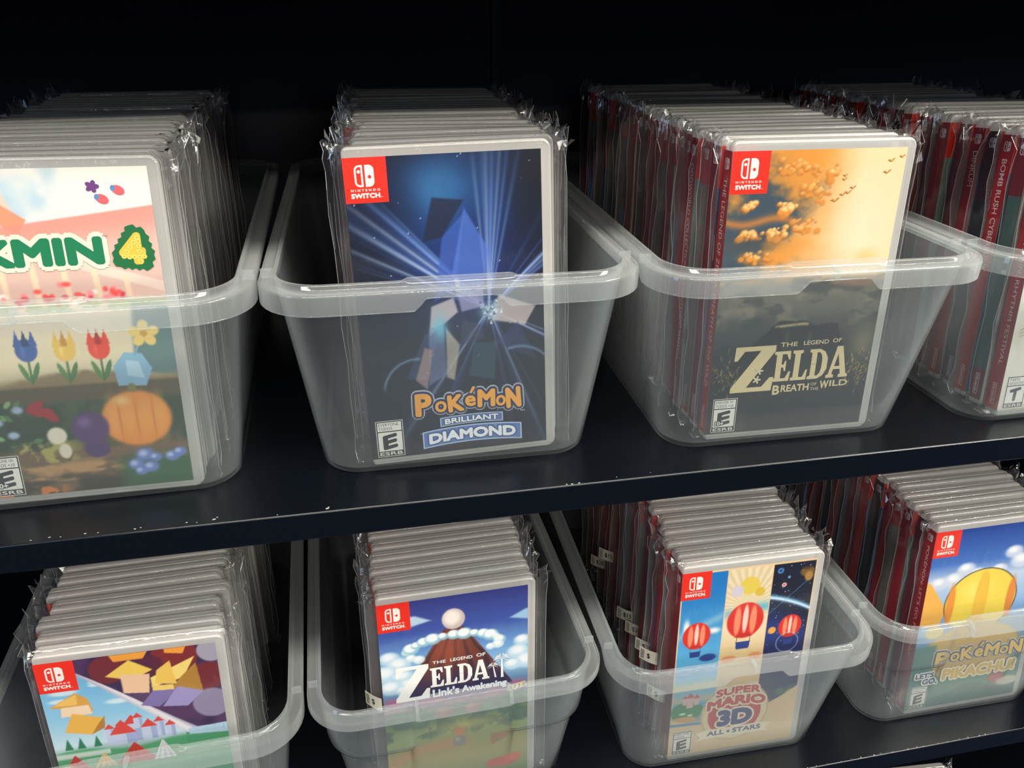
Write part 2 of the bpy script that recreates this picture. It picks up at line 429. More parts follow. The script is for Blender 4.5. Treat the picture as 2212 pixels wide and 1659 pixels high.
def label(s):
    s.rect(0, 139.2, 21.0, HI, RED)
    pads_logo(s, 5.3, 147.0, 9.5, 10.4, WHITE, RED)
    s.text('NINTENDO', (3.0, 144.8, 17.2, 146.0), WHITE, 0.05, space=1.7)
    s.text('SWITCH', (2.9, 141.5, 17.0, 144.0), WHITE, 0.09, space=1.08)
    s.text('TM', (17.2, 141.6, 18.2, 142.0), WHITE, 0.0)
def rating(s, letter='E', l1='EVERYONE', l2='TODOS', ten=False):
    x0, y0, x1, y1 = 3.4, 1.2, 17.6, 22.0
    s.rect(x0-.3, y0-.3, x1+.3, y1+.3, WHITE); s.rect(x0, y0, x1, y1, BLK)
    s.rect(x0+.6, 16.2, x1-.6, y1-.6, WHITE); s.rect(x0+.6, 4.3, x1-.6, 15.6, WHITE)
    k = 0.62 if len(l1) < 6 else 0.93
    s.text(l1, (x0+1.2, 19.2, x0+1.2+11.8*k, 20.9), BLK, 0.01); s.text(l2, (x0+1.2, 16.8, x0+1.2+(7.4 if len(l2) < 7 else 11), 18.5), BLK, 0.01)
    def sl(x, y): return (x, y+(x-10.5)*0.20)
    s.text(letter, (6.4, 5.6, 14.4, 14.2), BLK, 0.075, warp=sl)
    if ten:
        s.text('10+', (5.2, 5.3, 10.6, 7.9), WHITE, 0.05, outline=[(0.5, BLK)])
    s.text('ESRB', (x0+.9, 1.75, x1-.9, 3.75), WHITE, 0.03)
# slab-serif capitals for the big adventure titles
LET = {'Z': [(0, 1), (.98, 1), (.98, .88), (.34, .1), (.72, .1), (.9, .3), (1, .3), (.97, -.0), (-.05, 0), (-.05, .1), (.62, .9), (.22, .9), (.06, .7), (-.02, .7)],
       'E': [(0, 1), (.8, 1), (.82, .72), (.74, .72), (.62, .9), (.4, .9), (.4, .56), (.5, .56), (.55, .68), (.62, .68), (.62, .34), (.55, .34), (.5, .46), (.4, .46), (.4, .1), (.64, .1), (.8, .32), (.88, .32), (.84, 0), (0, 0), (0, .09), (.12, .12), (.12, .88), (0, .91)],
       'L': [(0, 1), (.52, 1), (.52, .91), (.4, .88), (.4, .1), (.6, .1), (.74, .34), (.82, .34), (.79, 0), (0, 0), (0, .09), (.12, .12), (.12, .88), (0, .91)],
       'D': [(0, 1), (.5, 1), (.78, .9), (.95, .68), (.95, .32), (.78, .1), (.5, 0), (0, 0), (0, .09), (.12, .12), (.12, .5), (.38, .5), (.38, .11), (.5, .11), (.62, .2), (.67, .36), (.67, .64), (.62, .8), (.5, .89), (.38, .89), (.38, .51), (.12, .51), (.12, .88), (0, .91)],
       'A': [(.36, 1.05), (.66, 1.05), (.98, .12), (1.08, .09), (1.08, 0), (.6, 0), (.6, .09), (.69, .12), (.64, .28), (.5, .28), (.5, .38), (.61, .38), (.47, .80), (.335, .38), (.5, .38), (.5, .28), (.3, .28), (.25, .12), (.36, .09), (.36, 0), (-.04, 0), (-.04, .09), (.07, .12), (.33, .92)]}
def slab_word(s, word, x0, y0, x1, h, col, warp=None):
    adv = {'E': .92, 'L': .86, 'D': 1.0, 'A': 1.04}; tot = sum(adv[c] for c in word); k = (x1-x0)/tot; x = x0
    for ch in word:
        P = [(x+px*k, y0+py*h) for px, py in LET[ch]]
        s.poly([warp(*p) for p in P] if warp else P, col); x += adv[ch]*k

# ------------------------------------------------------------------ the front covers
RES = 0.55
def cover_a():
    p = Paint(0, WI, 0, HI, RES); U, V = p.U, p.V
    p.vgrad([(0, (96, 84, 66)), (22, (120, 98, 72)), (30, (60, 78, 56)), (50, (74, 92, 64)), (56, (150, 132, 96)), (60, (222, 208, 172)), (90, (232, 218, 190)), (98, (226, 196, 178)), (110, (224, 190, 176)), (133, (232, 196, 180)), (161, (150, 190, 212))])
    n = fbm(U, V, 26, 3); n2 = fbm(U, V, 6, 5)
    sky = sst(-.5, .5, V-(136+(U-39.5)*0.121)); p.fill((186, 212, 226), sky)
    p.fill((246, 242, 232), sky*sst(0.32, 0.62, n+0.006*(U-45)))
    p.poly([(-5, 136), (40, 136), (34, 152), (-5, 185)], (232, 208, 190)); p.poly([(38, 131), (43, 138), (2, 168), (0, 160)], (232, 156, 120))
    roof = (1-sky)*sst(118, 120, V+0*(U)); p.fill((232, 148, 132), roof*sst(-20, -2, V-(136+(U-39.5)*0.121))*0.8)
    p.fill((240, 226, 208), (1-sst(0, 1, V-(126-(U-40)*0.34)))*sst(-1, 0, V-(122-(U-40)*0.34))*(U > 0)*0.8)
    for k in range(6):
        x = 14+k*13.5; p.poly([(x, 96), (x+2.6, 96), (x+1.2, 121-(x-40)*.26), (x-1.4, 121-(x-40)*.26)], (248, 226, 186), 0.85, 1.2)
    p.fill((150, 110, 112), sst(96, 98, V)*(1-sst(104, 112, V))*0.25)
    rs = np.random.RandomState(4)
    for k in range(46):
        x, y = rs.uniform(0, 80), rs.normal(101, 2.3); p.blob(x, y, rs.uniform(1.2, 2.8), rs.uniform(1, 2.2), [(230, 70, 66), (240, 130, 140), (248, 238, 226), (196, 60, 70)][k % 4], .6, .85)
    p.fill((150, 178, 120), sst(92, 95, V)*(1-sst(97, 100, V))*(n2 > .42)*.8)
    p.fill((216, 206, 190), sst(82, 86, V)*(1-sst(90, 93, V))*.6)
    p.poly([(79, 62), (WI+2, 57), (WI+2, 95), (82, 97)], (86, 120, 124), .9, 3)
    p.fill((96, 84, 58), sst(48, 50, V+2*(n2-.5))*(1-sst(56, 59, V-6*np.exp(-((U-52)/28)**2)+3*(n2-.5)))); p.fill((170, 146, 104), sst(56, 58, V)*(1-sst(58, 62, V-4*np.exp(-((U-50)/26)**2)))*.7)
    p.fill((44, 66, 48), sst(21, 26, V)*(1-sst(46, 50, V))*sst(.35, .6, fbm(U, V, 9, 12))*.85)
    p.fill((176, 168, 90), sst(15, 18, V)*(1-sst(26, 30, V))*sst(.48, .62, n2)*(1-sst(38, 52, U)))
    p.fill((190, 146, 100), sst(3, 5, V)*(1-sst(14, 20, V))*sst(.45, .62, fbm(U, V*3.0, 16, 21)))
    p.fill((46, 44, 34), (1-sst(6, 12, V))*sst(.4, .6, fbm(U, V*2, 14, 22))*.8)
    p.fill((226, 130, 50), (1-sst(2, 4.5, V-2*n2))*(1-sst(30, 44, U))*sst(.4, .5, n2))
    p.fill((52, 96, 60), (1-sst(12, 20, V-6*(n-.5)))*sst(60, 70, U))
    for (x, y, r) in ((72, 12, 4.6), (77, 17, 5.4), (79, 10, 4.6), (74, 8, 3.6), (90, 15, 4.4), (94, 17, 3.8), (82, 15, 3.6)):
        p.blob(x, y, r, r*.8, (112, 138, 214), .5, .95); p.blob(x-1, y+.6, r*.5, r*.4, (206, 216, 246), .8, .8)
    for k in range(26): p.blob(rs.uniform(0, 30), rs.uniform(28, 50), 2.6, 1.4, [(88, 134, 84), (150, 190, 120), (40, 70, 50)][k % 3], .4, .9, rs.uniform(-1, 1))
    for (x, y) in ((22, 46), (18, 33), (12, 40)): p.blob(x, y, 3.2, 2.4, (186, 204, 238), .6, .9)
    # a garden row: tulip buds in blue, yellow and red, a pale stone, a big orange gourd, berries
    for (x, y0, y1, c, d) in ((31.5, 61, 77, (58, 92, 158), (36, 62, 112)), (48.5, 60, 76, (232, 190, 90), (196, 140, 60)), (64, 60, 76, (228, 66, 44), (170, 36, 30))):
        p.poly([(x-.6, y0-2), (x+.6, y0-2), (x+.5, y1), (x-.5, y1)], (70, 120, 66), .95)
        p.blob(x-2.6, y0+4, 1.3, 5.4, (88, 140, 76), .2, 1, .35); p.blob(x+2.6, y0+4, 1.3, 5.4, (76, 126, 70), .2, 1, -.35)
        p.blob(x, y1-1, 5.2, 6.0, c, .12)
        for q in (-3.4, 0, 3.4): p.poly([(x+q-2, y1+1), (x+q+2, y1+1), (x+q, y1+9)], c if q else d, 1, .5)
        p.blob(x-1.6, y1-1, 1.2, 4, tuple(min(255, q+40) for q in c), .9, .6)
    p.poly([(70, 55), (83, 54), (87, 63), (83, 71), (75, 72), (69, 65)], (140, 186, 214)); p.poly([(75, 60), (83, 58), (81, 67), (75, 68)], (182, 214, 232))
    p.poly([(79, 70), (80.2, 70), (85, 80), (84, 80)], (120, 168, 196))
    for k in range(5): p.blob(85.5+4.4*math.cos(k*1.257+.3), 81+4*math.sin(k*1.257+.3), 3.4, 2.8, (240, 208, 120), .3, 1, k*1.257+.3)
    p.blob(85.5, 81, 1.6, 1.5, (208, 160, 70), .4)
    p.blob(76, 37, 17.5, 15.5, (240, 146, 56), .14)
    for dx, w in ((-11, 4.5), (-4, 5.5), (4, 5.5), (11, 4.5)): p.blob(76+dx, 38, w, 14.5, (246, 170, 84), .9, .75)
    for dx in (-8, 0, 8): p.blob(76+dx, 37, .7, 13.5, (206, 108, 40), .9, .6)
    p.blob(70, 47, 5, 3.2, (252, 206, 136), .9, .8); p.blob(76, 53.5, 2.2, 2.6, (130, 128, 70), .3)
    p.blob(53.5, 34, 9.4, 9.2, (86, 58, 112), .2); p.blob(51, 37, 4, 3.6, (134, 100, 158), .9, .8); p.blob(55, 22.5, 6.4, 5.2, (80, 56, 108), .2)
    for (x, y, a) in ((30, 47, .5), (36, 42, -.7), (33, 44, .1)): p.blob(x, y, 5.5, 2.6, (170, 34, 44), .3, .95, a)
    p.blob(37.5, 31, 5.0, 5.0, (236, 226, 206), .25); p.blob(40, 22.5, 3.2, 4.4, (230, 220, 196), .25)
    s = Sheet(); s.paint(p); label(s); rating(s, 'E', 'EVERYONE 10+', 'TODOS +10', True)
    for (x, y, c) in ((73.5, 152.3, (112, 62, 130)),):
        for k in range(5): s.ell(x+1.7*math.cos(k*1.257), y+1.5*math.sin(k*1.257), 1.5, 1.1, c, 10, k*1.257)
    for (x, y) in ((77, 146.5), (84.5, 150.4)): s.ell(x, y, 3.0, 2.1, (238, 104, 106), 14, -.5); s.ell(x-2.2, y+1, 1.1, 1.4, (92, 142, 200), 10)
    G1 = (20, 128, 84)
    s.text('PIKMIN', (3.0, 116, 73.9, 129.4), G1, 0.10, outline=[(2.2, (244, 236, 214))])
    P = []
    for (x, y) in ((80.5, 114.5), (93.5, 112.8), (96, 119.5), (93.2, 131.5), (86.5, 134), (79, 123), (77.2, 117)): P.append((x, y))
    Q = []
    for i in range(len(P)):
        (ax, ay), (bx, by) = P[i], P[(i+1) % len(P)]
        m = max(2, int(math.hypot(bx-ax, by-ay)/1.6)); l = math.hypot(bx-ax, by-ay); nx, ny = (by-ay)/l, -(bx-ax)/l
        for j in range(m):
            o = 1.1 if j % 2 else 0.0; Q.append((ax+(bx-ax)*j/m+nx*o, ay+(by-ay)*j/m+ny*o))
    s.poly(Q, (26, 112, 62))
    s.text('4', (80.6, 115.2, 92.6, 130.6), (240, 200, 74), 0.085)
    rs = random.Random(3)
    for (x, y) in ((89.4, 128), (87.6, 126), (85.9, 123.9), (84.2, 121.6), (82.6, 119.4), (85, 119), (87.2, 119), (89.6, 119), (91.6, 119), (89.6, 116.6), (89.7, 121.5), (89.7, 124), (89.8, 126.4)):
        s.ell(x, y, 1.25, 1.2, (250, 220, 104), 9); s.ell(x, y, .4, .4, (222, 160, 50), 7)
    s.text('TM', (74.4, 129.0, 76.4, 129.8), (90, 70, 70), 0)
    return s
def cover_b():
    p = Paint(0, WI, 0, HI, RES); U, V = p.U, p.V
    p.fill((7, 14, 34)); n = fbm(U, V, 34, 8)
    p.fill((26, 78, 150), .8*np.exp(-(((U-52)/30)**2+((V-136)/34)**2))*(.5+.7*n))
    p.fill((70, 150, 200), .55*np.exp(-(((U-46)/15)**2+((V-144)/14)**2))*(.3+n))
    p.fill((26, 52, 140), .7*np.exp(-(((U-58)/26)**2+((V-98)/26)**2)))
    p.fill((8, 14, 22), .65*sst(78, 97, U)*sst(110, 150, V))
    p.fill((20, 44, 66), .5*np.exp(-(((U-45)/40)**2+((V-45)/30)**2)))
    rs = np.random.RandomState(11); cx, cy = 68.5, 80.5
    for k in range(46):
        a = rs.choice([2.45, 2.62, 2.3, 1.5, 1.42, 1.62, .75, .62, -2.3, -2.05, -1.15, -1.4, -.5, -2.6, .9, 2.75])+rs.normal(0, .035)
        p.ray(cx, cy, a, rs.uniform(.2, 1.1), [(150, 190, 255), (90, 140, 240), (230, 240, 255)][k % 3], rs.uniform(.25, .6), rs.uniform(60, 120), rs.uniform(0, 18))
    for (a, w, al) in ((2.50, 6.5, .6), (2.36, 3.5, .5), (1.50, 7, .45), (.70, 4, .5), (-2.22, 5, .45), (-1.25, 5, .4), (-2.02, 3, .45)):
        p.ray(cx, cy, a, w*.7, (80, 130, 240), al*.75, 120)
    for (a, w, al) in ((2.53, 1.0, .8), (2.44, .7, .7), (1.55, .8, .6), (1.46, .6, .6), (.74, .7, .6), (-2.2, .9, .7), (-1.22, .8, .6), (2.66, .6, .7)):
        p.ray(cx, cy, a, w, (224, 238, 255), al, 110)
    # big facets of pale crystal around the burst
    for pts, c, al in (([(40, 86), (52, 96), (58, 132), (46, 120)], (60, 92, 178), .75), ([(48, 92), (66, 92), (70, 112), (58, 134)], (84, 118, 205), .7), ([(36, 118), (46, 120), (58, 138), (42, 140)], (26, 34, 58), .85),
                       ([(36, 68), (52, 80), (50, 88), (38, 84)], (206, 192, 196), .9), ([(70, 74), (88, 70), (94, 80), (74, 88)], (214, 196, 190), .85), ([(54, 80), (66, 82), (66, 92), (52, 90)], (170, 164, 206), .8),
                       ([(22, 45), (34, 44), (40, 66), (34, 70)], (52, 72, 112), .8), ([(34, 40), (44, 46), (44, 74), (36, 72)], (124, 134, 176), .75), ([(44, 44), (48, 42), (52, 62), (45, 72)], (212, 196, 176), .8),
                       ([(27, 44), (33, 38), (37, 60), (33, 62)], (208, 170, 160), .7), ([(70, 60), (80, 56), (96, 46), (84, 72)], (48, 66, 120), .6), ([(52, 62), (66, 64), (64, 72), (54, 76)], (60, 66, 96), .6),
                       ([(56, 44), (70, 40), (72, 62), (60, 62)], (70, 110, 130), .5)):
        p.poly(pts, c, al, 1.4)
    p.fill((112, 196, 222), .8*np.exp(-(((U-42)/4.2)**2+((V-72)/7)**2)))
    for k in range(2):
        p.fill((150, 190, 220), .65*np.exp(-((np.hypot((U-(28, 84)[k])*1.0, V-(38, 38)[k])-(18, 20)[k])/0.8)**2)*sst(36, 44, V)*((U < 30) if k == 0 else (U > 78)))
    p.fill((196, 224, 236), np.exp(-(((U-69)/5)**2+((V-79)/5)**2))*.9)
    rs2 = np.random.RandomState(5)
    for k in range(40):
        x, y = rs2.normal(69, 3), rs2.normal(79, 3); p.poly([(x, y), (x+rs2.uniform(1, 2.4), y+rs2.uniform(-.6, .6)), (x+rs2.uniform(0, 1), y+rs2.uniform(1, 2.2))], [(250, 250, 250), (120, 150, 180), (190, 214, 230), (70, 90, 130)][k % 4], .9, .4)
    for k in range(60): p.blob(rs2.uniform(0, WI), rs2.uniform(0, HI), .22, .22, (220, 230, 255), .5, .8)
    s = Sheet(); s.paint(p); label(s); rating(s)
    # title: bouncing yellow capitals with a blue edge
    OUT = [(1.7, (178, 190, 206)), (1.15, (26, 44, 96))]
    word = [('P', 25.2, 23.0, 34.4, 36.4, -.02), ('O', 36.2, 24.4, 42.6, 31.0, 0), ('K', 43.4, 23.6, 52.4, 33.8, .05), ('e', 52.8, 26.2, 58.8, 32.6, 0), ('M', 59.6, 25.0, 69.6, 35.6, -.03), ('O', 70.0, 24.6, 75.6, 31.0, 0), ('N', 75.8, 22.6, 84.4, 35.0, .04)]
    for w, cc in ((1.9, (190, 200, 214)), (1.2, (22, 40, 92))):
        for (ch, x0, y0, x1, y1, r) in word: s.text(ch, (x0, y0, x1, y1), (22, 40, 92), 0.07, rot=r, outline=[(w, cc)])
    s.poly([(54.6, 33.4), (57.0, 33.0), (60.0, 37.6), (57.2, 38.6)], (22, 40, 92)); s.poly([(55.4, 34.0), (56.8, 33.8), (59.0, 37.3), (57.4, 37.8)], (246, 170, 66))
    for (ch, x0, y0, x1, y1, r) in word: s.text(ch, (x0, y0, x1, y1), (246, 170, 66), 0.07, rot=r)
    s.text('TM', (83.6, 20.2, 86, 21.0), WHITE, 0)
    def bow(x, y): return (x, y+2.0*(1-((x-56)/28)**2)-1.2)
    def banner(x0, x1, y0, y1, c, n=16):
        s.poly([bow(x0+(x1-x0)*k/n, y0) for k in range(n+1)]+[bow(x1-(x1-x0)*k/n, y1) for k in range(n+1)], c)
    banner(38.4, 73.6, 15.6, 21.0, (176, 196, 226)); banner(39.0, 73.0, 16.1, 20.5, (88, 116, 176))
    banner(28.2, 84.0, 4.6, 14.6, (186, 206, 234)); banner(28.9, 83.3, 5.2, 14.0, (92, 124, 186))
    rr = random.Random(2)
    for k in range(60):
        x, y = rr.uniform(30, 82), rr.uniform(5.6, 13.4); a, b = bow(x, y); s.poly([(a, b), (a+rr.uniform(.6, 1.6), b+rr.uniform(-.3, .3)), (a+rr.uniform(0, .8), b+rr.uniform(.5, 1.3))], rr.choice([(150, 178, 222), (120, 150, 204), (70, 98, 160)]), up=(k % 10 == 0))
    s.text('BRILLIANT', (41.0, 16.7, 71.0, 19.9), (240, 242, 246), 0.06, warp=bow, outline=[(.5, (60, 80, 130))])
    s.text('DIAMOND', (31.6, 6.4, 80.6, 12.8), (240, 242, 246), 0.085, warp=bow, outline=[(.7, (60, 84, 140))])
    return s
def zelda_title(s, zx0, zx1, zy0, zy1, ex0, ex1, ey0, eh, col, skew=0.0, dark=None):
    def wp(x, y): return (x+skew*(y-zy0), y)
    P = [wp(zx0+px*(zx1-zx0), zy0+py*(zy1-zy0)) for px, py in LET['Z']]
    s.poly(P, col)
    slab_word(s, 'ELDA', ex0, ey0, ex1, eh, col)
def cover_c():
    p = Paint(0, WI, 0, HI, RES); U, V = p.U, p.V
    p.vgrad([(0, (14, 22, 30)), (30, (16, 28, 36)), (52, (40, 48, 52)), (70, (86, 88, 84)), (88, (120, 118, 104)), (94, (222, 160, 92)), (112, (232, 178, 104)), (161, (226, 150, 62))])
    n = fbm(U, V*1.6, 30, 14, 5); n2 = fbm(U, V, 11, 15, 5)
    sky = sst(91, 94, V)
    p.fill((62, 80, 92), sky*sst(.10, -.28, (U-44)/60.0+ (n-.5)*1.0-(V-128)/300.0)*(1-sst(152, 162, V-(U-20)*.4)))
    p.fill((232, 152, 58), sky*sst(.46, .64, n*.7+n2*.3+.22*np.exp(-(((U-46)/20)**2+((V-146)/20)**2)))*(1-sst(58, 84, U))*.9)
    p.fill((250, 224, 176), sky*sst(48, 82, U+10*(n2-.5)+(V-120)*.1)*.92)
    p.fill((246, 226, 192), sky*np.exp(-(((U-78)/22)**2+((V-118)/30)**2))*.85)
    rs = np.random.RandomState(77)
    def cumulus(x, y, w, h, n_, lit=1.0):
        P = [(x+rs.normal(0, .42)*w, y+rs.normal(0, .42)*h, rs.uniform(.7, 2.3)) for _ in range(n_)]
        for (a, b, r) in P: p.blob(a-.5, b-.7, r*1.25, r*1.0, (168, 104, 48), .6, .55)
        for (a, b, r) in P: p.blob(a, b, r*1.05, r*.85, (230, 150, 62), .4, .8)
        for (a, b, r) in P:
            if b > y-h*.35: p.blob(a+.45, b+.45, r*.7, r*.5, (250, 214, 146), .6, .85*lit)
    cumulus(33.5, 131, 7.5, 5.0, 34); cumulus(27, 117.5, 9, 4.5, 34); cumulus(11.5, 132.5, 4.5, 3.4, 18); cumulus(46, 121, 8, 5, 24, .7)
    cumulus(36, 152, 14, 5, 30, .5); cumulus(50, 141, 9, 8, 26, .6); cumulus(12, 117, 8, 3.0, 18, .8); cumulus(58, 150, 6, 5, 14, .6); cumulus(18, 106, 12, 4, 20, .9)
    p.fill((206, 128, 60), sky*np.exp(-((V-124.5+1.6*np.sin(U/6))/2.2)**2)*(1-sst(30, 52, U))*.8)
    p.fill((70, 66, 62), sky*np.exp(-(((U-14)/18)**2+((V-112)/4)**2))*.5)
    p.fill((236, 190, 110), np.exp(-(((U-84)/7)**2+((V-103)/4)**2))*.6*sky)
    # far hills, mist and a dark rocky knoll
    lo = 1-sky
    p.fill((132, 124, 108), lo*sst(.42, .7, n2)*sst(58, 70, V)*.75); p.fill((58, 66, 70), lo*sst(.5, .72, fbm(U, V*2, 13, 31))*sst(54, 66, V)*.8)
    p.fill((150, 110, 96), lo*np.exp(-(((U-84)/14)**2+((V-88)/3.4)**2))*.55); p.fill((188, 168, 120), lo*np.exp(-(((U-92)/9)**2+((V-52)/10)**2))*.55)
    knoll = np.minimum.reduce([sst(-.6, .6, 66.5+2.0*(n2-.5)*4-np.abs(U-52)*.06-V), sst(-.6, .6, (U-4)*1.05+34+5*(n2-.5)-V), sst(-.6, .6, (84.5+2*(n2-.5)-U)*2.6+38-V)])
    p.fill((15, 25, 31), knoll*sst(18, 22, V)+0*U); p.fill((14, 24, 31), 1-sst(34, 44, V-6*(n2-.5)))
    p.fill((206, 178, 132), knoll*np.exp(-((V-(65.4-np.abs(U-52)*.06))/.9)**2)*sst(.42, .6, n2)*(U > 34)*(U < 80))
    p.fill((120, 116, 100), knoll*sst(.6, .78, fbm(U*1.0, V*.6, 7, 33))*sst(40, 60, V)*.4)
    rs = np.random.RandomState(9)
    for k in range(170):
        g = rs.rand() < .6; x, y = (rs.normal(91, 4), rs.normal(36, 6)) if g else (rs.normal(7, 4), rs.normal(35, 6))
        a = rs.uniform(.4, 2.7); l = rs.uniform(2, 5)
        p.poly([(x, y), (x+.5, y-.2), (x+l*math.cos(a), y+l*math.sin(a))] if math.cos(a) > -.9 else [(x, y), (x+.5, y), (x, y+l)], [(206, 180, 100), (150, 140, 74), (96, 108, 62), (222, 150, 70)][k % 4], .85, .4)
    s = Sheet(); s.paint(p); label(s); rating(s, 'E', 'EVERYONE 10+', 'TODOS +10', True)
    T = (236, 216, 166)
    for (x, y, w, r) in ((90, 154, 2.2, .2), (96, 156, 1.8, .6), (88.5, 148, 2.6, .3), (64.5, 147, 1.5, 0), (64.4, 145, 1.6, .1), (70, 140.5, 2.0, .4), (67.5, 138, 2.2, .3), (64.5, 137, 2.0, .1), (60.5, 134, 2.8, .35)):
        s.poly([(x-w, y+.5), (x-w*.4, y+.5+w*.25), (x, y), (x+w*.5, y+.4+w*.45), (x+w, y+.7+w*.4), (x+w*.45, y-.1+w*.2), (x, y-.5), (x-w*.5, y+w*.08)], (196, 132, 44))
    zelda_title(s, 13.6, 38.4, 25.6, 53.6, 37.6, 84.6, 30.9, 18.6, T)
    s.text('THE', (40.4, 52.3, 50.8, 54.9), T, 0.03); s.text('LEGEND', (54.6, 52.5, 70.2, 55.1), T, 0.03); s.text('OF', (72.6, 52.9, 78.0, 55.4), T, 0.03)
    s.text('B', (38.8, 22.6, 43.2, 28.6), T, 0.05); s.text('REATH', (44.0, 24.0, 61.6, 28.4), T, 0.04)
    s.text('OF', (62.6, 26.7, 66.4, 28.6), T, .02); s.text('THE', (62.6, 23.6, 68.0, 25.6), T, .02)
    s.text('W', (68.4, 24.4, 74.0, 29.4), T, .04); s.text('ILD', (74.6, 25.4, 86.0, 29.2), T, .04)
    for (x, y) in ((29, 38.5), (28, 33)):
        for k in range(5): s.ell(x+1.4*math.cos(k*1.257), y+1.4*math.sin(k*1.257), 1.3, .55, (240, 228, 190), 8, k*1.257)
    return s
def cover_d():
    p = Paint(0, WI, 0, HI, 1.5); p.fill((240, 234, 220))
    n = fbm(p.U, p.V, 30, 40); p.fill((205, 196, 176), sst(.55, .7, n)*.35)
    s = Sheet(); s.paint(p); label(s); rating(s, 'T', 'TEEN', 'ADOLESCENT')
    for k in range(3): s.poly([(4, 48+k*2), (20, 52+k*3), (40, 60+k*2), (40, 60.5+k*2), (20, 52.5+k*3), (4, 48.4+k*2)], (190, 178, 130))
    return s
def cover_e():
    p = Paint(0, WI, 0, HI, RES); U, V = p.U, p.V
    n = fbm(U, V, 20, 50); n2 = fbm(U, V, 7, 51)
    p.vgrad([(0, (120, 160, 110)), (84, (128, 176, 140)), (93, (170, 196, 200)), (97, (196, 220, 230)), (120, (140, 196, 228)), (161, (96, 170, 216))])
    for (x, y, w) in ((12, 138, 9), (32, 143, 7), (40, 127, 8), (30, 141, 5), (9, 132, 7)): p.blob(x, y, w, w*.28, (214, 232, 240), .5, .9)
    # the rolled-back paper: dark pattern above, pale roll between
    e = V-(150-(U-21)*.83)          # edge of the roll on the dark side
    f = V-(150-(U-21)*1.02)         # edge on the sky side
    p.fill((206, 204, 214), sst(-.4, .4, f)); p.fill((150, 144, 168), sst(-.4, .4, f)*np.exp(-((e+1.0)/4.0)**2)*.75); p.fill((236, 232, 236), sst(-.4, .4, f)*np.exp(-((f-4)/3)**2)*.9)
    dark = sst(-.4, .4, e-1.5*np.sin(U/17)); p.fill((56, 36, 74), dark); p.fill((82, 52, 92), dark*sst(.45, .65, n))
    for (x, y, r, c) in ((75, 155, 14, (136, 44, 40)), (60, 150, 9, (90, 36, 60)), (92, 137, 11, (120, 40, 44)), (92, 116, 12, (150, 142, 170)), (38, 151, 11, (120, 42, 46)), (96, 156, 9, (176, 172, 186))):
        p.fill(c, dark*(1-sst(.86, 1.0, np.hypot(U-x, V-y)/r))*.9)
    # golden folded paper shapes
    for pts, c in (([(36, 146), (50, 141), (62, 147), (50, 156)], (240, 202, 92)), ([(42, 156), (58, 156), (61, 161), (40, 161)], (238, 160, 58)), ([(44, 132), (58, 130), (60, 144), (44, 146)], (238, 196, 160)), ([(60, 134), (78, 138), (86, 153), (60, 141)], (246, 216, 120)), ([(66, 128), (88, 126), (86, 150), (76, 138)], (176, 128, 50)),
                       ([(62, 136), (74, 134), (72, 152), (64, 146)], (240, 196, 92)), ([(52, 121), (62, 118), (76, 131), (60, 131)], (126, 110, 168)), ([(64, 118), (78, 116), (88, 126), (74, 132)], (158, 146, 196)), ([(60, 131), (72, 130), (72, 134), (60, 135)], (240, 206, 112)), ([(70, 158), (80, 156), (82, 161), (70, 161)], (242, 158, 60))):
        p.poly(pts, c, 1, .5)
    for pts, c in (([(3, 128), (26, 122), (24, 132), (18, 137)], (216, 160, 66)), ([(3, 129), (18, 128), (18.5, 137), (12, 133)], (238, 190, 92)), ([(8, 120), (25, 120), (24, 127), (9, 127)], (240, 212, 180)), ([(8, 108), (22, 104), (30, 116), (14, 122)], (232, 178, 74)), ([(22, 104), (30, 108), (31, 117), (27, 112)], (176, 124, 48))):
        p.poly(pts, c, 1, .5)
    # little houses with red pointed roofs
    for (x, w, y0, y1) in ((32, 5, 94, 106), (38, 4, 98, 108), (45, 9, 94, 108), (48.5, 5, 104, 112), (60, 5, 95, 107), (66, 5, 94, 103), (54, 8, 94, 104), (39, 14, 93, 101)):
        p.poly([(x-w/2, y0), (x+w/2, y0), (x+w/2, y1), (x-w/2, y1)], (190, 200, 226), 1, .3); p.poly([(x-w/2-.8, y1), (x+w/2+.8, y1), (x, y1+w*.8)], (214, 66, 56), 1, .3)
        p.poly([(x+w*.1, y0), (x+w/2, y0), (x+w/2, y1), (x+w*.1, y1)], (150, 164, 204), .8, .3)
    for x in (8, 15, 24): p.poly([(x-2.4, 94), (x+2.4, 94), (x, 103)], (40, 120, 84), 1, .5)
    p.fill((86, 168, 116), (1-sst(90, 93, V-2*np.sin(U/9)))*1.0); p.fill((210, 224, 214), (1-sst(90, 92, V))*sst(86, 88, V)*(U < 30))
    p.poly([(74, 86), (99, 86), (99, 92), (74, 95)], (80, 160, 110), 1, .5); p.poly([(76, 93), (99, 91), (99, 99), (76, 98)], (176, 206, 226), 1, .5)
    for k in range(5): p.poly([(76+k*5, 93.4), (76.3+k*5, 93.4), (76.3+k*5, 98), (76+k*5, 98)], (120, 160, 190), .9, .3)
    # striped tents at the front
    for (x, w, h, c) in ((44, 24, 15, (212, 52, 38)), (60, 13, 14, (236, 236, 238)), (10, 15, 11, (216, 60, 52)), (26, 13, 10, (240, 206, 120))):
        p.poly([(x-w/2, 77), (x+w/2, 77), (x+.4, 78+h), (x-.4, 78+h)], c, 1, .4)
        for q in (-.3, 0, .3): p.poly([(x+q*w-.9, 77), (x+q*w+.9, 77), (x+.2, 78+h)], tuple(int(v*.82) for v in c), .9, .3)
    s = Sheet(); s.paint(p); label(s)
    return s
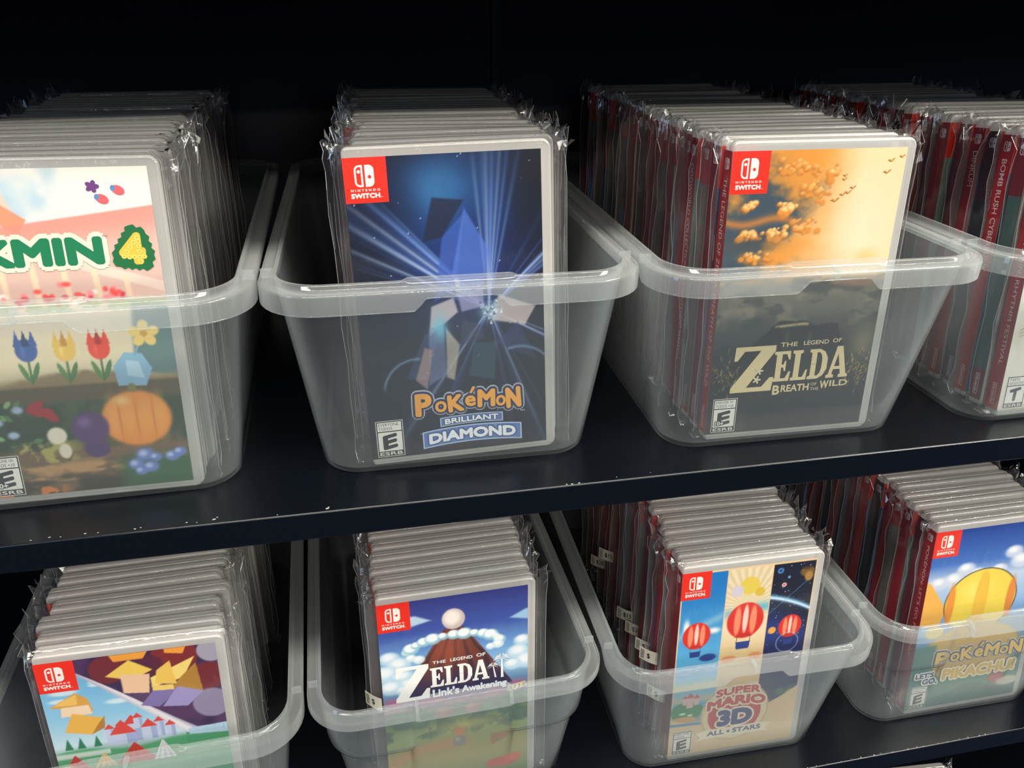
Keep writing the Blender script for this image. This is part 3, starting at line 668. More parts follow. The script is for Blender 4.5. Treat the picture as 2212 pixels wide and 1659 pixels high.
def cover_f():
    p = Paint(0, WI, 0, HI, RES); U, V = p.U, p.V
    n = fbm(U, V, 16, 60); n2 = fbm(U, V, 6, 61)
    p.vgrad([(0, (96, 132, 66)), (26, (176, 160, 90)), (48, (150, 172, 92)), (66, (70, 104, 66)), (74, (120, 96, 120)), (80, (150, 120, 160)), (86, (110, 150, 190)), (100, (150, 196, 226)), (118, (110, 160, 214)), (136, (62, 86, 166)), (161, (54, 58, 132))])
    for (x, y, r) in ((6, 118, 8), (12, 112, 9), (3, 106, 10), (14, 102, 8), (6, 94, 9), (18, 95, 7), (95, 117, 7), (92, 108, 9), (98, 100, 10), (88, 98, 7), (14, 90, 6)):
        p.blob(x, y, r, r*.75, (196, 224, 240), .35, .9); p.blob(x-.8, y+1.4, r*.7, r*.5, (246, 250, 250), .7, .9)
    p.poly([(21, 141), (34, 144), (24, 149), (20, 149)], (200, 226, 240), .9, 2); p.poly([(86, 137), (99, 134), (99, 143), (96, 142)], (170, 210, 236), .9, 2)
    # volcano cone
    hw = 6.5+(136-V)*.62; m = (1-sst(-.4, .4, np.abs(U-48.8)-hw))*sst(82, 84, V)*(1-sst(135, 136, V))
    p.fill((112, 58, 44), m); p.fill((58, 34, 40), m*sst(.2, .8, np.sin((U-48.8)/np.maximum(hw, 1)*15+3*n))*.75); p.fill((196, 96, 62), m*np.exp(-(((U-44)/12)**2+((V-118)/14)**2))*.5); p.fill((44, 46, 92), m*(1-sst(86, 112, V))*.75)
    # cloud ring and a plain pale boulder on top
    for k in range(13):
        a = math.pi*(.06+.88*k/12); x = 48.6-31*math.cos(a); y = 118.5+11.5*math.sin(a)
        r = 4.4+1.2*math.sin(k*2.1); p.blob(x, y, r+.6, r*.9, (150, 200, 216), .25, .9); p.blob(x-.5, y+1, r*.86, r*.7, (244, 250, 250), .4, 1)
    for (x, y, r) in ((20, 116, 4), (25, 114, 4.5), (78, 117, 4.5), (73, 116, 3.6)): p.blob(x, y, r, r*.8, (214, 234, 240), .3); p.blob(x-.5, y+.8, r*.7, r*.5, (248, 252, 252), .6)
    p.blob(48.8, 142.6, 7.8, 8.3, (206, 190, 186), .08); p.blob(47.8, 143.8, 6.6, 7.0, (248, 238, 228), .5)
    p.fill((180, 110, 140), sst(70, 74, V)*(1-sst(80, 84, V-3*n2))*sst(.45, .6, n2)*.9); p.fill((90, 130, 110), sst(62, 66, V)*(1-sst(72, 76, V))*sst(.4, .6, n)*.8)
    # meadow, path, bushes
    p.fill((58, 92, 60), sst(44, 50, V+8*(n-.5))*(1-sst(70, 73, V))*sst(.42, .58, n2)); p.fill((206, 150, 90), np.exp(-((V-30-.28*(U-18)-4*np.sin(U/14))/5.0)**2)*(1-sst(48, 66, U)))
    p.fill((222, 200, 110), np.exp(-(((U-55)/26)**2+((V-52)/6)**2))*.8)
    for (x, y, r, c) in ((12, 62, 8, (60, 96, 74)), (24, 60, 7, (76, 116, 76)), (84, 62, 9, (64, 100, 72)), (93, 54, 9, (58, 96, 62)), (72, 64, 6, (80, 124, 80)), (40, 66, 7, (150, 92, 82)), (60, 66, 6, (170, 96, 84))):
        p.blob(x, y, r, r*.8, c, .3, .95); p.blob(x-2, y+2, r*.5, r*.4, tuple(q+30 for q in c), .8, .7)
    p.blob(50, 47, 4.6, 4.0, (226, 140, 70), .25); p.blob(50, 38, 5.2, 5.4, (150, 140, 128), .25); p.blob(48.5, 40, 2.4, 2.2, (190, 180, 166), .8)
    p.blob(80, 12, 13, 5, (206, 62, 48), .25); p.blob(88, 15, 7, 4, (224, 84, 62), .4)
    for k in range(6): p.poly([(72+k*3, 30+k*1.5), (75+k*3, 30+k*1.5), (75+k*3, 40), (72+k*3, 40)], (176, 112, 66), .8, .6)
    p.poly([(84, 75), (97, 77), (97, 82), (84, 80)], (240, 220, 170), 1, .5)
    for k in range(4): p.poly([(86+k*3, 76.4+.3*k), (87.4+k*3, 76.6+.3*k), (87.4+k*3, 79.6+.3*k), (86+k*3, 79.4+.3*k)], (120, 80, 60), .9, .3)
    s = Sheet(); s.paint(p); label(s)
    T = (250, 250, 246)
    zelda_title(s, 9.6, 31.4, 80.8, 109.6, 31.8, 71.4, 89.3, 16.0, T, 0.0)
    s.text('THE', (33.6, 108.5, 42.6, 110.9), T, .03); s.text('LEGEND', (45.6, 108.6, 60.6, 111.2), T, .03); s.text('OF', (63.2, 109.0, 69.4, 111.8), T, .03)
    s.text("Link's", (32.9, 80.6, 51.0, 87.6), T, .05, outline=[(.5, (60, 90, 150))]); s.text('Awakening', (52.6, 79.4, 83.8, 86.8), T, .05, outline=[(.5, (60, 90, 150))])
    for (bx, by, hx, hy, k) in ((80.6, 88.6, 80.4, 104.5, 1.0), (76.0, 89.5, 74.4, 99.5, .66)):
        s.poly([(bx-.9*k, by), (bx+1.0*k, by), (hx+.5*k, hy), (hx-.4*k, hy)], T)
        for j in range(8):
            a = -.5+j*.6; L = 6.6*k; s.poly([(hx, hy), (hx+.5*L*math.cos(a), hy+.62*L*math.sin(a)+.16*L), (hx+L*math.cos(a), hy+.5*L*math.sin(a)-.22*L), (hx+.5*L*math.cos(a), hy+.46*L*math.sin(a))], T)
    return s
def cover_g():
    p = Paint(0, WI, 0, HI, RES); U, V = p.U, p.V
    n = fbm(U, V, 18, 70); n2 = fbm(U, V, 6, 71)
    p.fill((238, 206, 158))
    up = sst(59, 60.5, V-.0*U)*(1-sst(159.2, 159.8, V))
    A = up*(U > .8)*(U < 32.6); B = up*(U > 33.4)*(U < 65.6); D = up*(U > 66.4)*(U < 97.6)
    for k in range(3): pass
    g1 = np.interp(V, [60, 100, 160], [0, .5, 1]); 
    p.fill((92, 178, 226), A); p.fill((22, 120, 196), A*sst(.3, 1, g1)); p.fill((226, 232, 230), A*np.exp(-((V-108-.45*U)/4)**2)*.55*(n+.2)); p.fill((232, 220, 176), A*(1-sst(62, 72, V)))
    ang = np.arctan2(V-128, U-50); p.fill((240, 222, 184), B); p.fill((226, 204, 160), B*sst(-.2, .2, np.sin(ang*34))*sst(110, 130, V)); p.fill((228, 196, 140), B*(1-sst(80, 112, V+8*(n-.5)))); p.fill((90, 180, 206), B*np.exp(-(((U-62)/9)**2+((V-126)/4)**2))*.9); p.fill((120, 180, 200), B*np.exp(-(((U-37)/6)**2+((V-123)/4)**2))*.8)
    p.fill((12, 18, 44), D); hz = V-(133-(U-66)*.22-.006*(U-66)**2); p.fill((36, 60, 140), D*(1-sst(-30, 0, hz))*.9+D*0); p.fill((140, 200, 240), D*np.exp(-(hz/2.2)**2)); p.fill((226, 244, 255), D*np.exp(-((hz+.5)/.8)**2)); p.fill((14, 26, 74), D*(1-sst(84, 104, V))*.8); p.fill((110, 170, 220), D*np.exp(-((V-118-(U-66)*.95)/.35)**2)*.7)
    rs = np.random.RandomState(6)
    for k in range(70): p.fill((230, 236, 255), D*np.exp(-(((U-rs.uniform(67, 97))/.25)**2+((V-rs.uniform(76, 158))/.25)**2)))
    p.blob(71.6, 154, 2.6, 2.6, (70, 150, 216), .4); p.blob(71.6, 154, 1.3, 1.3, (20, 40, 90), .5); p.blob(75.6, 142, 2.0, 2.0, (240, 190, 200), .3); p.blob(75.6, 142, .9, .9, (190, 40, 60), .4); p.blob(78.6, 148, 1.2, 1.2, (120, 170, 210), .4)
    p.blob(92, 151, 6, 4.5, (120, 88, 44), .3); p.blob(93.5, 147, 3.6, 4.6, (176, 130, 60), .4); p.blob(91, 154, 4, 1.4, (70, 52, 36), .4)
    # left: a winged red and white kite; middle: striped beach balls and a yellow horn; right: red comet
    p.fill((246, 246, 240), A*np.exp(-(((U-6)/2.4)**2+((V-116)/6.5)**2)**1.5)); p.fill((246, 246, 240), A*np.exp(-(((U-26.5)/5)**2+((V-111)/2.6)**2)**1.5))
    def balloon(x, y, r, rot=0.0):
        p.blob(x, y, r, r*1.1, (224, 44, 30), .06); p.blob(x-r*.42, y, r*.2, r*.95, (244, 150, 110), .3, .95); p.blob(x+r*.42, y, r*.2, r*.95, (244, 150, 110), .3, .95); p.blob(x, y+r*.1, r*.16, r*.95, (246, 232, 214), .3, .9)
        p.poly([(x-r*.5, y-r*1.0), (x+r*.5, y-r*1.0), (x+r*.28, y-r*.82+.6), (x-r*.28, y-r*.82+.6)], (200, 40, 30), 1, .4)
        p.poly([(x-r*.34, y-r*1.75), (x+r*.34, y-r*1.75), (x+r*.4, y-r*1.3), (x-r*.4, y-r*1.3)], (38, 60, 136), 1, .4)
        for q in (-.36, .36): p.poly([(x+q*r-.2, y-r*1.35), (x+q*r+.2, y-r*1.35), (x+q*r+.2, y-r*.95), (x+q*r-.2, y-r*.95)], (90, 60, 50), 1, .3)
    balloon(14, 108, 10.5); p.blob(24, 88, 7, 3.6, (36, 62, 140), .3)
    p.blob(50, 145, 7.5, 7.5, (232, 206, 84), .12); p.blob(41, 141.6, 5.0, 5.0, (216, 206, 216), .12); p.blob(58, 139, 4, 4, (222, 190, 66), .2)
    balloon(49.5, 116, 14.0); p.blob(40, 84, 6, 3, (226, 150, 96), .3); p.blob(60, 84, 5.6, 3.4, (226, 150, 96), .3)
    balloon(84.5, 106, 9.0); p.blob(71, 104, 3.2, 3.2, (236, 170, 70), .2); p.fill((200, 220, 250), D*np.exp(-((np.hypot(U-84, V-92)-8.4)/.4)**2)*.6)
    # lower half: garden isle left, night isle right, sand sweep
    lo = (1-sst(59, 60.5, V)); L1 = lo*(U > .8)*(U < 32.6); L2 = lo*(U > 33.4)*(U < 65.6); L3 = lo*(U > 66.4)*(U < 97.6)
    p.fill((150, 206, 226), L1*sst(48, 58, V)); p.fill((100, 176, 216), L1*sst(27, 34, V)*(1-sst(46, 52, V))); p.fill((24, 46, 92), L3); p.fill((52, 96, 96), L3*sst(.4, .6, n2)*(1-sst(50, 54, V))); p.fill((244, 226, 190), L2)
    p.blob(12, 41, 13, 9, (66, 146, 84), .12); p.blob(10, 33, 12, 3.6, (222, 170, 100), .3); p.blob(9, 39, 3, 1.2, (240, 246, 230), .4); p.blob(15, 37, 2.4, 1.0, (240, 246, 230), .4)
    for (x, y, w, h) in ((14, 44, 5, 9), (19, 46, 4, 6), (10, 47, 3, 6)): p.poly([(x-w/2, y), (x+w/2, y), (x+w/2, y+h), (x-w/2, y+h)], (240, 200, 190), 1, .4); p.poly([(x-w/2-.6, y+h), (x+w/2+.6, y+h), (x, y+h+w)], (226, 96, 84), 1, .4)
    p.blob(93, 43, 5.2, 5.6, (170, 176, 84), .3); p.blob(84, 47, 4, 4, (60, 110, 90), .4)
    sand = 30+.0056*(U-36)**2+0.02*(U-50)
    p.fill((242, 208, 160), 1-sst(-.4, .4, V-sand+2)); p.fill((70, 140, 200), lo*(U < 26)*np.exp(-((V-29.2+.06*U)/1.1)**2))
    p.fill((240, 208, 162), (1-sst(26, 27, V)))
    # round badge behind the title
    p.blob(50, 34, 27, 27, (226, 190, 130), .03); p.blob(50, 34, 25.4, 25.4, (246, 224, 184), .03); p.blob(50, 32, 21, 20.5, (206, 56, 50), .03)
    s = Sheet(); s.paint(p); label(s); rating(s)
    CR = (250, 236, 206); RD = (214, 50, 40); BL = (40, 62, 122)
    def bw(x, y): return (x, y-.006*(x-50)**2)
    s.text('SUPER', (33.6, 51.0, 68.6, 58.0), RD, .085, warp=bw, outline=[(1.4, CR)])
    s.text('MARIO', (27.6, 40.8, 73.6, 49.8), RD, .10, warp=bw, outline=[(1.4, CR)])
    s.text('3D', (36.4, 21.6, 64.4, 37.4), BL, .10, outline=[(1.6, CR)])
    s.poly([(20, 10), (27, 12), (73, 12), (80, 10), (76, 14), (80, 19), (73, 20.4), (27, 20.4), (20, 19), (24, 14)], CR)
    s.text('ALL', (29.6, 14.2, 43.4, 18.8), BL, .06); s.text('STARS', (49.6, 14.2, 72.2, 18.8), BL, .06)
    st = []
    for k in range(10):
        a = math.pi/2+k*math.pi/5; r = 2.0 if k % 2 == 0 else .85; st.append((46.5+r*math.cos(a), 16.4+r*math.sin(a)))
    s.poly(st, BL)
    return s
def cover_h():
    p = Paint(0, WI, 0, HI, RES); U, V = p.U, p.V
    n = fbm(U, V, 22, 80); n2 = fbm(U, V, 8, 81)
    p.vgrad([(0, (52, 110, 96)), (20, (60, 130, 110)), (60, (96, 150, 200)), (80, (120, 170, 222)), (118, (190, 208, 230)), (132, (60, 110, 190)), (161, (16, 62, 150))])
    for (x, y, r) in ((31, 126, 9), (22, 118, 10), (42, 121, 8), (70, 136, 9), (78, 128, 11), (60, 122, 8), (88, 140, 10), (10, 116, 9)): p.blob(x, y, r, r*.7, (206, 216, 232), .4, .9); p.blob(x-1, y+1.6, r*.6, r*.4, (246, 246, 246), .8, .9)
    p.poly([(-4, 79), (16, 76), (20, 92), (4, 116), (-4, 122)], (244, 178, 66), .95, .8); p.poly([(-2, 70), (20, 68), (16, 76), (-2, 80)], (150, 190, 230), .9, .5)
    # a big plain yellow balloon with darker panels
    p.blob(49, 96, 31.5, 29, (40, 36, 20), .02); p.blob(49, 96, 30.9, 28.4, (240, 212, 74), .04); p.blob(44, 106, 17, 12, (250, 232, 120), .9, .7)
    p.blob(49, 96, 6.0, 28, (236, 186, 52), .12, .9); p.blob(23, 95, 4.0, 21, (232, 140, 44), .3, .9); p.blob(75, 95, 4.0, 21, (224, 126, 44), .3, .9)
    p.blob(50, 50, 44, 27, (226, 180, 80), .1); p.blob(14, 72, 8, 6, (244, 216, 96), .1)
    p.fill((40, 104, 96), 1-sst(-.6, .6, V-(6+12*np.exp(-((U-55)/24)**2))-2*(n2-.5))); p.blob(79, 19, 8, 6, (186, 60, 60), .3); p.blob(90, 14, 12, 5, (216, 210, 190), .4)
    p.fill((60, 130, 120), (U < 20)*(1-sst(58, 62, V))*(1-sst(16, 21, U))*.95)
    s = Sheet(); s.paint(p); label(s); rating(s)
    YL, BL = (250, 206, 96), (40, 56, 110)
    word = [('P', 18.6, 39.8, 30.6, 53.4, -.04), ('O', 32, 42.4, 40, 50.6, 0), ('K', 41, 42, 52, 54, .04), ('e', 53.2, 43.4, 60.8, 51.4, 0), ('M', 62, 42.6, 75, 54.6, -.02), ('O', 76, 42.6, 83.6, 50, 0), ('N', 84.6, 40.8, 96.4, 54.2, .04)]
    for w, cc in ((1.8, WHITE), (1.1, BL)):
        for (ch, x0, y0, x1, y1, r) in word: s.text(ch, (x0, y0, x1, y1), BL, .07, rot=r, outline=[(w, cc)])
    s.poly([(55.6, 52.4), (58.4, 52.0), (61.6, 57.2), (58.4, 58.2)], BL); s.poly([(56.4, 53.0), (58.0, 52.8), (60.4, 56.8), (58.6, 57.4)], YL)
    for (ch, x0, y0, x1, y1, r) in word: s.text(ch, (x0, y0, x1, y1), YL, .07, rot=r)
    s.text("LET'S", (4, 30.6, 20, 35.4), BL, .06, outline=[(1.2, WHITE)]); s.text('GO,', (10.6, 23.6, 23.6, 29.6), BL, .06, outline=[(1.2, WHITE)])
    s.text('PIKACHU!', (27.4, 25.6, 92.6, 36.4), (232, 190, 90), .08, outline=[(1.3, (250, 240, 214))])
    return s

# ------------------------------------------------------------------ cases
CW, CH, CT = 104.0, 170.0, 10.6
def case_shell():
    def ring(inset, y):
        x0, x1, z0, z1 = inset-.2, CW-inset, inset, CH-inset; P = []
        for (cx, cz, a0, r) in ((x0, z0, 180, 2.2), (x1, z0, 270, 5.0), (x1, z1, 0, 5.0), (x0, z1, 90, 3.2)):
            r = max(1.2, r-inset); cx = cx+r if a0 in (180, 90) else cx-r; cz = cz+r if a0 in (180, 270) else cz-r
            for k in range(6):
                a = math.radians(a0+90*k/5); P.append((cx+r*math.cos(a), y, cz+r*math.sin(a)))
        return P
    prof = [(.3, 1.9), (.1, 1.5), (.2, .95), (.5, .5), (.95, .2), (1.5, .04), (2.1, 0), (4.5, 0), (4.8, .15), (4.95, .8), (5.3, .8), (5.45, .15), (5.75, 0), (8.6, 0), (9.2, .04), (9.7, .2), (10.15, .5), (10.45, .95), (10.55, 1.5), (10.35, 1.9)]
    V, F = [], []
    for (y, i) in prof: V += ring(i, y)
    n = 24
    for r in range(len(prof)-1):
        for k in range(n): F.append((r*n+k, r*n+(k+1) % n, (r+1)*n+(k+1) % n, (r+1)*n+k))
    F.append(tuple(range(n))); F.append(tuple((len(prof)-1)*n+k for k in range(n))[::-1])
    # hinge and clasp nubs on the opening side
    me = mesh_from('case_shell', V, F, M_CASE, True, 0.9); fix_normals(me)
    return me
ME_SHELL = case_shell()
def ear_noise(r): return r.uniform(-1, 1)
def sleeve_mesh(seed, ear=1.0):
    """a flat clear bag pulled over a case: front and back sheets meeting in side seams, the top folded over, loose corners sticking out"""
    r = random.Random(seed)
    lx, rx = -8.0*ear+r.uniform(-1.5, 1), CW+7.0*ear+r.uniform(-1, 1.5)
    ym = CT/2
    zs = [0.1, 1.2, 3, 8, 20, 40, 60, 80, 100, 120, 138, 150, 158, 164, 168, 170.2, 170.9]
    loop = []
    for k in range(17):
        t = k/16.0; loop.append(('f', -0.2+(CW+.4)*t))
    na = len(loop)
    V, F, rows = [], [], []
    side = 5
    wob = [[r.uniform(-1, 1) for _ in zs] for _ in range(4)]
    for zi, z in enumerate(zs):
        row = []
        tt = smooth(167.5, 170.9, z); bt = 1-smooth(0.1, 2.0, z)
        yf = -0.75+(ym+.75)*tt*0.95+(ym)*bt*0.8; yb = CT+0.65-(ym+.65)*tt*.95-(ym)*bt*0.8
        up = smooth(150, 171, z); dn = 1-smooth(0, 14, z)
        for k in range(17):                    # front sheet, left to right
            x = -.2+(CW+.4)*k/16
            row.append((x, yf-.30*math.sin(k*1.3+zi*.7+seed)*(0 if 1 < zi < len(zs)-3 else .6)*(1-tt)-.18*abs(math.sin(k*.9+seed+z*.05))*(1-tt)*(1-bt), z))
        def flank(s, xe, yA, yB, w):
            """loose strip beyond the case edge, out to the seam and back"""
            x0 = CW+.2 if s > 0 else -.2
            o = []
            for j, (f, g) in enumerate(((.30, .20), (.62, .38), (1.0, .5), (.62, .62), (.30, .80))):
                x = x0+(xe-x0)*f*(1+.10*w[zi]*(f > .5))
                y = yA+(yB-yA)*g+f*(1.5*w[zi]*(1+2.0*up+1.2*dn))
                zz = z+f*(up*(r.uniform(-1.5, 2.8))+up*3.0*tt*r.uniform(.2, 1.6))+f*dn*r.uniform(-.0, 1.2)
                if up > .1: x += r.uniform(-1.6, 1.6)*up*f; y += r.uniform(-2.0, 2.0)*up*f
                o.append((x, min(max(y, -1.6), CT+1.6), zz))
            return o
        row += flank(1, rx, yf, yb, wob[0])
        for k in range(17):                    # back sheet, right to left
            row.append((CW+.2-(CW+.4)*k/16, yb, z))
        row += flank(-1, lx, yb, yf, wob[1])
        rows.append(row)
    n = len(rows[0])
    for row in rows: V += row
    for a in range(len(rows)-1):
        for k in range(n): F.append((a*n+k, a*n+(k+1) % n, (a+1)*n+(k+1) % n, (a+1)*n+k))
    nf = len(F)
    for col, s_ in ((17+2, 1), (len(rows[0])-3, -1)):        # the welded side seams, a slightly thicker white line
        for a in range(len(rows)-1):
            p0, p1 = rows[a][col], rows[a+1][col]; b = len(V)
            for (q, dx, dy) in ((p0, 0, -.16), (p0, .3*s_, 0), (p0, 0, .16), (p1, 0, -.16), (p1, .3*s_, 0), (p1, 0, .16)): V.append((q[0]+dx, q[1]+dy, q[2]))
            F.append((b, b+1, b+4, b+3)); F.append((b+1, b+2, b+5, b+4))
    nw = len(F)
    # crumpled folds where the bag is tucked in at the top corners, and loose tips at the bottom
    for (ex, sd, cnt) in ((lx, -1, 15), (rx, 1, 15)):
        edge = -.2 if sd < 0 else CW+.2
        for k in range(cnt):
            t = r.random(); x = edge+(ex-edge)*r.uniform(-.9, 1.0); z = 171.4-abs(r.gauss(0, 7)) if (x-edge)*sd > 0 else 171.2+r.uniform(-.2, .5); y = r.uniform(-.6, CT+.2)
            b = len(V); a = r.uniform(0, 6.28); l = r.uniform(2.2, 7.5)
            for (ang, m) in ((a, l), (a+r.uniform(.3, .9), l*r.uniform(.4, .9)), (a+3.1, l*.3)):
                V.append((x+m*math.cos(ang)*.7, min(max(y+r.uniform(-1.6, 1.6), -1.5), CT+1.4), min(z+m*math.sin(ang)*(.8 if (x-edge)*sd > 0 else .08), 176)))
            F.append((b, b+1, b+2))
        for k in range(6):          # long creases down the loose strip
            z0 = r.uniform(20, 150); l = r.uniform(10, 40); x = edge+(ex-edge)*r.uniform(.1, .95); y = r.uniform(.5, CT-.5); b = len(V); w = r.uniform(.15, .5); dx = r.uniform(-1, 1); dy = r.uniform(-2, 2)
            V += [(x-w, y-.3, z0), (x+w, y+.3, z0+1), (x+w+dx, y+.3+dy, z0+l), (x-w*.3+dx, y-.3+dy, z0+l)]; F.append((b, b+1, b+2, b+3))
    me = mesh_from('plastic_sleeve', V, F, M_SLEEVE, True, 0.5)
    me.materials.append(M_SEAM)
    me.materials.append(M_FOLD)
    for f in range(nf, len(F)): me.polygons[f].material_index = 1 if f < nw else 2; me.polygons[f].use_smooth = f < nw
    return me
ME_SLEEVE = [sleeve_mesh(k*13+2, (1.0, .85, 1.1, .95, 1.2, .9)[k % 6]) for k in range(10)]
# spines -----------------------------------------------------------
def place_front(x, y, lay): return (x, 0.10-0.0075*lay, y+4.0)
def place_spine(x, y, lay): return (-0.24-0.010*lay, CT-.1-x, y+4.0)     # x runs from the back edge to the front edge, y up
SPW = CT-.3
def spine(s, base, title=None, bold=0.0, tcol=(236, 214, 210), art=None, foot=True):
    s.rect(0, 0, SPW, HI, base)
    if art:
        for (a, b, c) in art: s.rect(.4, a, SPW-.4, b, c)
    pads_logo(s, SPW/2-2.6, HI-9.6, 5.2, 5.8, tcol, base)
    if title:
        L = min(118, 3.6*len(title)); h = 3.9; top = HI-14
        v0, f0 = glyphs(title, bold)
        ax, bx = min(q[0] for q in v0), max(q[0] for q in v0); ay, by = min(q[1] for q in v0), max(q[1] for q in v0)
        # reads downwards, letter tops towards the front edge
        vs = [(SPW/2-h/2+(v-ay)/(by-ay)*h, top-(u-ax)/(bx-ax)*L) for u, v in v0]
        s.tris(vs, f0, tcol)
    if foot:
        s.up()
        v0, f0 = glyphs('Nintendo', .02); bx = max(q[0] for q in v0); by = max(q[1] for q in v0)
        s.poly([(SPW/2-1.6, 3), (SPW/2+1.6, 3), (SPW/2+1.6, 17), (SPW/2-1.6, 17)], tcol); s.poly([(SPW/2-1.25, 3.4), (SPW/2+1.25, 3.4), (SPW/2+1.25, 16.6), (SPW/2-1.25, 16.6)], base)
        s.tris([(SPW/2-.8+v/by*1.6, 16-u/bx*12) for u, v in v0], f0, tcol)
DRED, DRED2, PLUM = (178, 26, 36), (156, 24, 38), (122, 30, 46)
def spine_mesh(*a, **k):
    s = Sheet(); spine(s, *a, **k); return s.build('spine_print', place_spine)
SPINES = {
    'zelda': spine_mesh(DRED, 'THE LEGEND OF ZELDA: BREATH OF THE WILD'), 'odd': spine_mesh(DRED2, 'ODDWORLD COLLECTION FOR NINTENDO SWITCH'),
    'taiko': spine_mesh(DRED, "TAIKO NO TATSUJIN: RHYTHM FESTIVAL"), 'bomb': spine_mesh(DRED, 'BOMB RUSH CYBERFUNK', .01), 'dinkum': spine_mesh(DRED2, 'DINKUM'),
    'pika': spine_mesh(DRED, "POK\u00c9MON: LET'S GO, PIKACHU!"), 'plain1': spine_mesh(DRED2, None), 'plain2': spine_mesh(PLUM, None), 'plain3': spine_mesh(DRED, None, foot=False),
    'blue': spine_mesh(DRED2, None, art=[(10, 112, (58, 84, 116))]), 'grey': spine_mesh(DRED, None, art=[(4, 138, (112, 106, 100))]), 'teal': spine_mesh(PLUM, None, art=[(20, 128, (74, 104, 100))]), 'dark': spine_mesh((60, 20, 34), None, art=[(24, 120, (26, 30, 44))]),
    'red2': spine_mesh((170, 26, 30), None)}
PLAIN_SP = ['plain1', 'plain2', 'plain3', 'blue', 'plain1', 'grey', 'red2', 'plain2', 'teal', 'plain3', 'dark', 'plain1']
def simple_front(c1, c2, seed):
    p = Paint(0, WI, 0, HI, 4.0); n = fbm(p.U, p.V, 30, seed); p.fill(c1); p.fill(c2, sst(.4, .6, n))
    s = Sheet(); s.paint(p); s.rect(0, 139.2, 21, HI, RED)
    return s.build('cover_print', place_front)
FRONTS = [simple_front(a, b, i+90) for i, (a, b) in enumerate([((30, 70, 120), (90, 150, 180)), ((200, 190, 170), (150, 120, 90)), ((60, 50, 80), (120, 90, 130)), ((20, 60, 90), (40, 110, 150)), ((190, 200, 196), (120, 140, 130)), ((40, 44, 50), (90, 84, 70))])]
ME_FRONT = {k: f().build('cover_print', place_front) for k, f in dict(A=cover_a, B=cover_b, C=cover_c, D=cover_d, E=cover_e, F=cover_f, G=cover_g, H=cover_h).items()}
# price stickers: a paper band wrapped from the front round the spine
def sticker_mesh(txt, w=15.5):
    s = Sheet(); H = 11.0
    s.rect(0, 0, w, H, (236, 228, 208)); s.text(txt, (w*.38, 2.9, w*.38+2.75*len(txt), 7.9), (30, 28, 30), .02)
    rr = random.Random(len(txt)+ord(txt[-1]))
    s.up()
    for k in range(4):
        y = 1.4+k*2.2; s.text(rr.choice(['SC', 'OZ', 'GS', '2O']), (1.0, y, 3.9, y+1.7), (50, 46, 46), .03)
    def pl(x, y, lay):        # glued on the loose bag strip beside the spine, turned towards the shopper
        t = x/w; o = .03*lay
        return (-11.2+10.2*t-o*.7, 9.4-10.6*t-1.2*math.sin(math.pi*t)-o*.7, y)
    t = Sheet(); n = 8
    t.up()
    for i in range(n): t.poly([(w*i/n, 0), (w*(i+1)/n, 0), (w*(i+1)/n, H), (w*i/n, H)], (236, 228, 208), up=False)
    t.V += s.V[4:]; off = len(t.V)-len(s.V)
    t.F += [tuple(i+off for i in f) for f in s.F[1:]]; t.K += s.K[1:]
    return t.build('price_sticker', pl)
ST = {k: sticker_mesh(k) for k in ('$15', '$20', '$25', '$')}

ORD = ['', 'first', 'second', 'third', 'fourth', 'fifth', 'sixth', 'seventh', 'eighth', 'ninth', 'tenth', 'eleventh', 'twelfth', 'thirteenth', 'fourteenth', 'fifteenth', 'sixteenth', 'seventeenth', 'eighteenth',
       'nineteenth', 'twentieth', 'twenty-first', 'twenty-second', 'twenty-third', 'twenty-fourth', 'twenty-fifth']
FRONT_LABEL = {'A': 'game case in front of the upper left bin, garden cover with green lettering', 'B': 'front game case with dark blue light ray cover in a clear sleeve, upper shelf', 'C': 'front game case with orange sunset cover and cream title, upper shelf',
               'D': 'front game case with white cover and T rating, cut by the right edge', 'E': 'front game case with purple and pale blue cover, lower left bin', 'F': 'front game case with volcano and cloud ring cover, lower shelf', 'G': 'front game case with three-panel cover and round red badge, lower shelf',
               'H': 'front game case with big yellow ball on blue sky cover, lower shelf'}
CASES = {'A': (-61.7, 31.2, .0159, .1443, .0094, -.0), 'B': (131.2, 33.4, -.0049, .1037, -.0229, .31), 'C': (323.9, 25.1, -.0278, .0648, -.003, .38), 'D': (517.9, 20.8, .0061, .1087, 0, 0),
         'E': (-72.4, 23.6, .0185, .0545, .0266, 1.2), 'F': (125.0, 32.6, .0224, .0779, .0042, .6), 'G': (327.5, 23.6, -.0128, .0833, 0, 0), 'H': (527.3, 27.0, -.0065, .1144, -.006, .14)}
# bin: number of cases behind, spacing, sideways drift per case
STACK = {'A': (20, 13.0, -.02), 'B': (20, 13.0, .35), 'C': (20, 13.0, .1), 'D': (20, 13.0, -.4), 'E': (19, 13.0, .0), 'F': (7, 13.0, .15), 'G': (18, 13.2, .45), 'H': (19, 13.0, .0)}
SPSEQ = {'C': ['zelda', 'plain2', 'grey', 'odd', 'plain3', 'blue', 'plain1', 'grey', 'plain1', 'red2', 'dark', 'plain2', 'plain1'], 'D': ['taiko', 'teal', 'bomb', 'dark', 'dinkum', 'plain2', 'plain1', 'plain2'], 'H': ['pika', 'plain2', 'plain1', 'grey', 'plain3', 'dark', 'red2', 'plain2', 'dark', 'plain1', 'dark', 'plain2'],
         'G': ['plain1', 'red2', 'plain1', 'blue', 'plain3', 'plain2', 'grey', 'plain1', 'plain2'], 'F': ['plain2', 'plain1'], 'B': ['plain1', 'red2', 'grey', 'teal'], 'A': ['plain1'], 'E': ['plain1']}
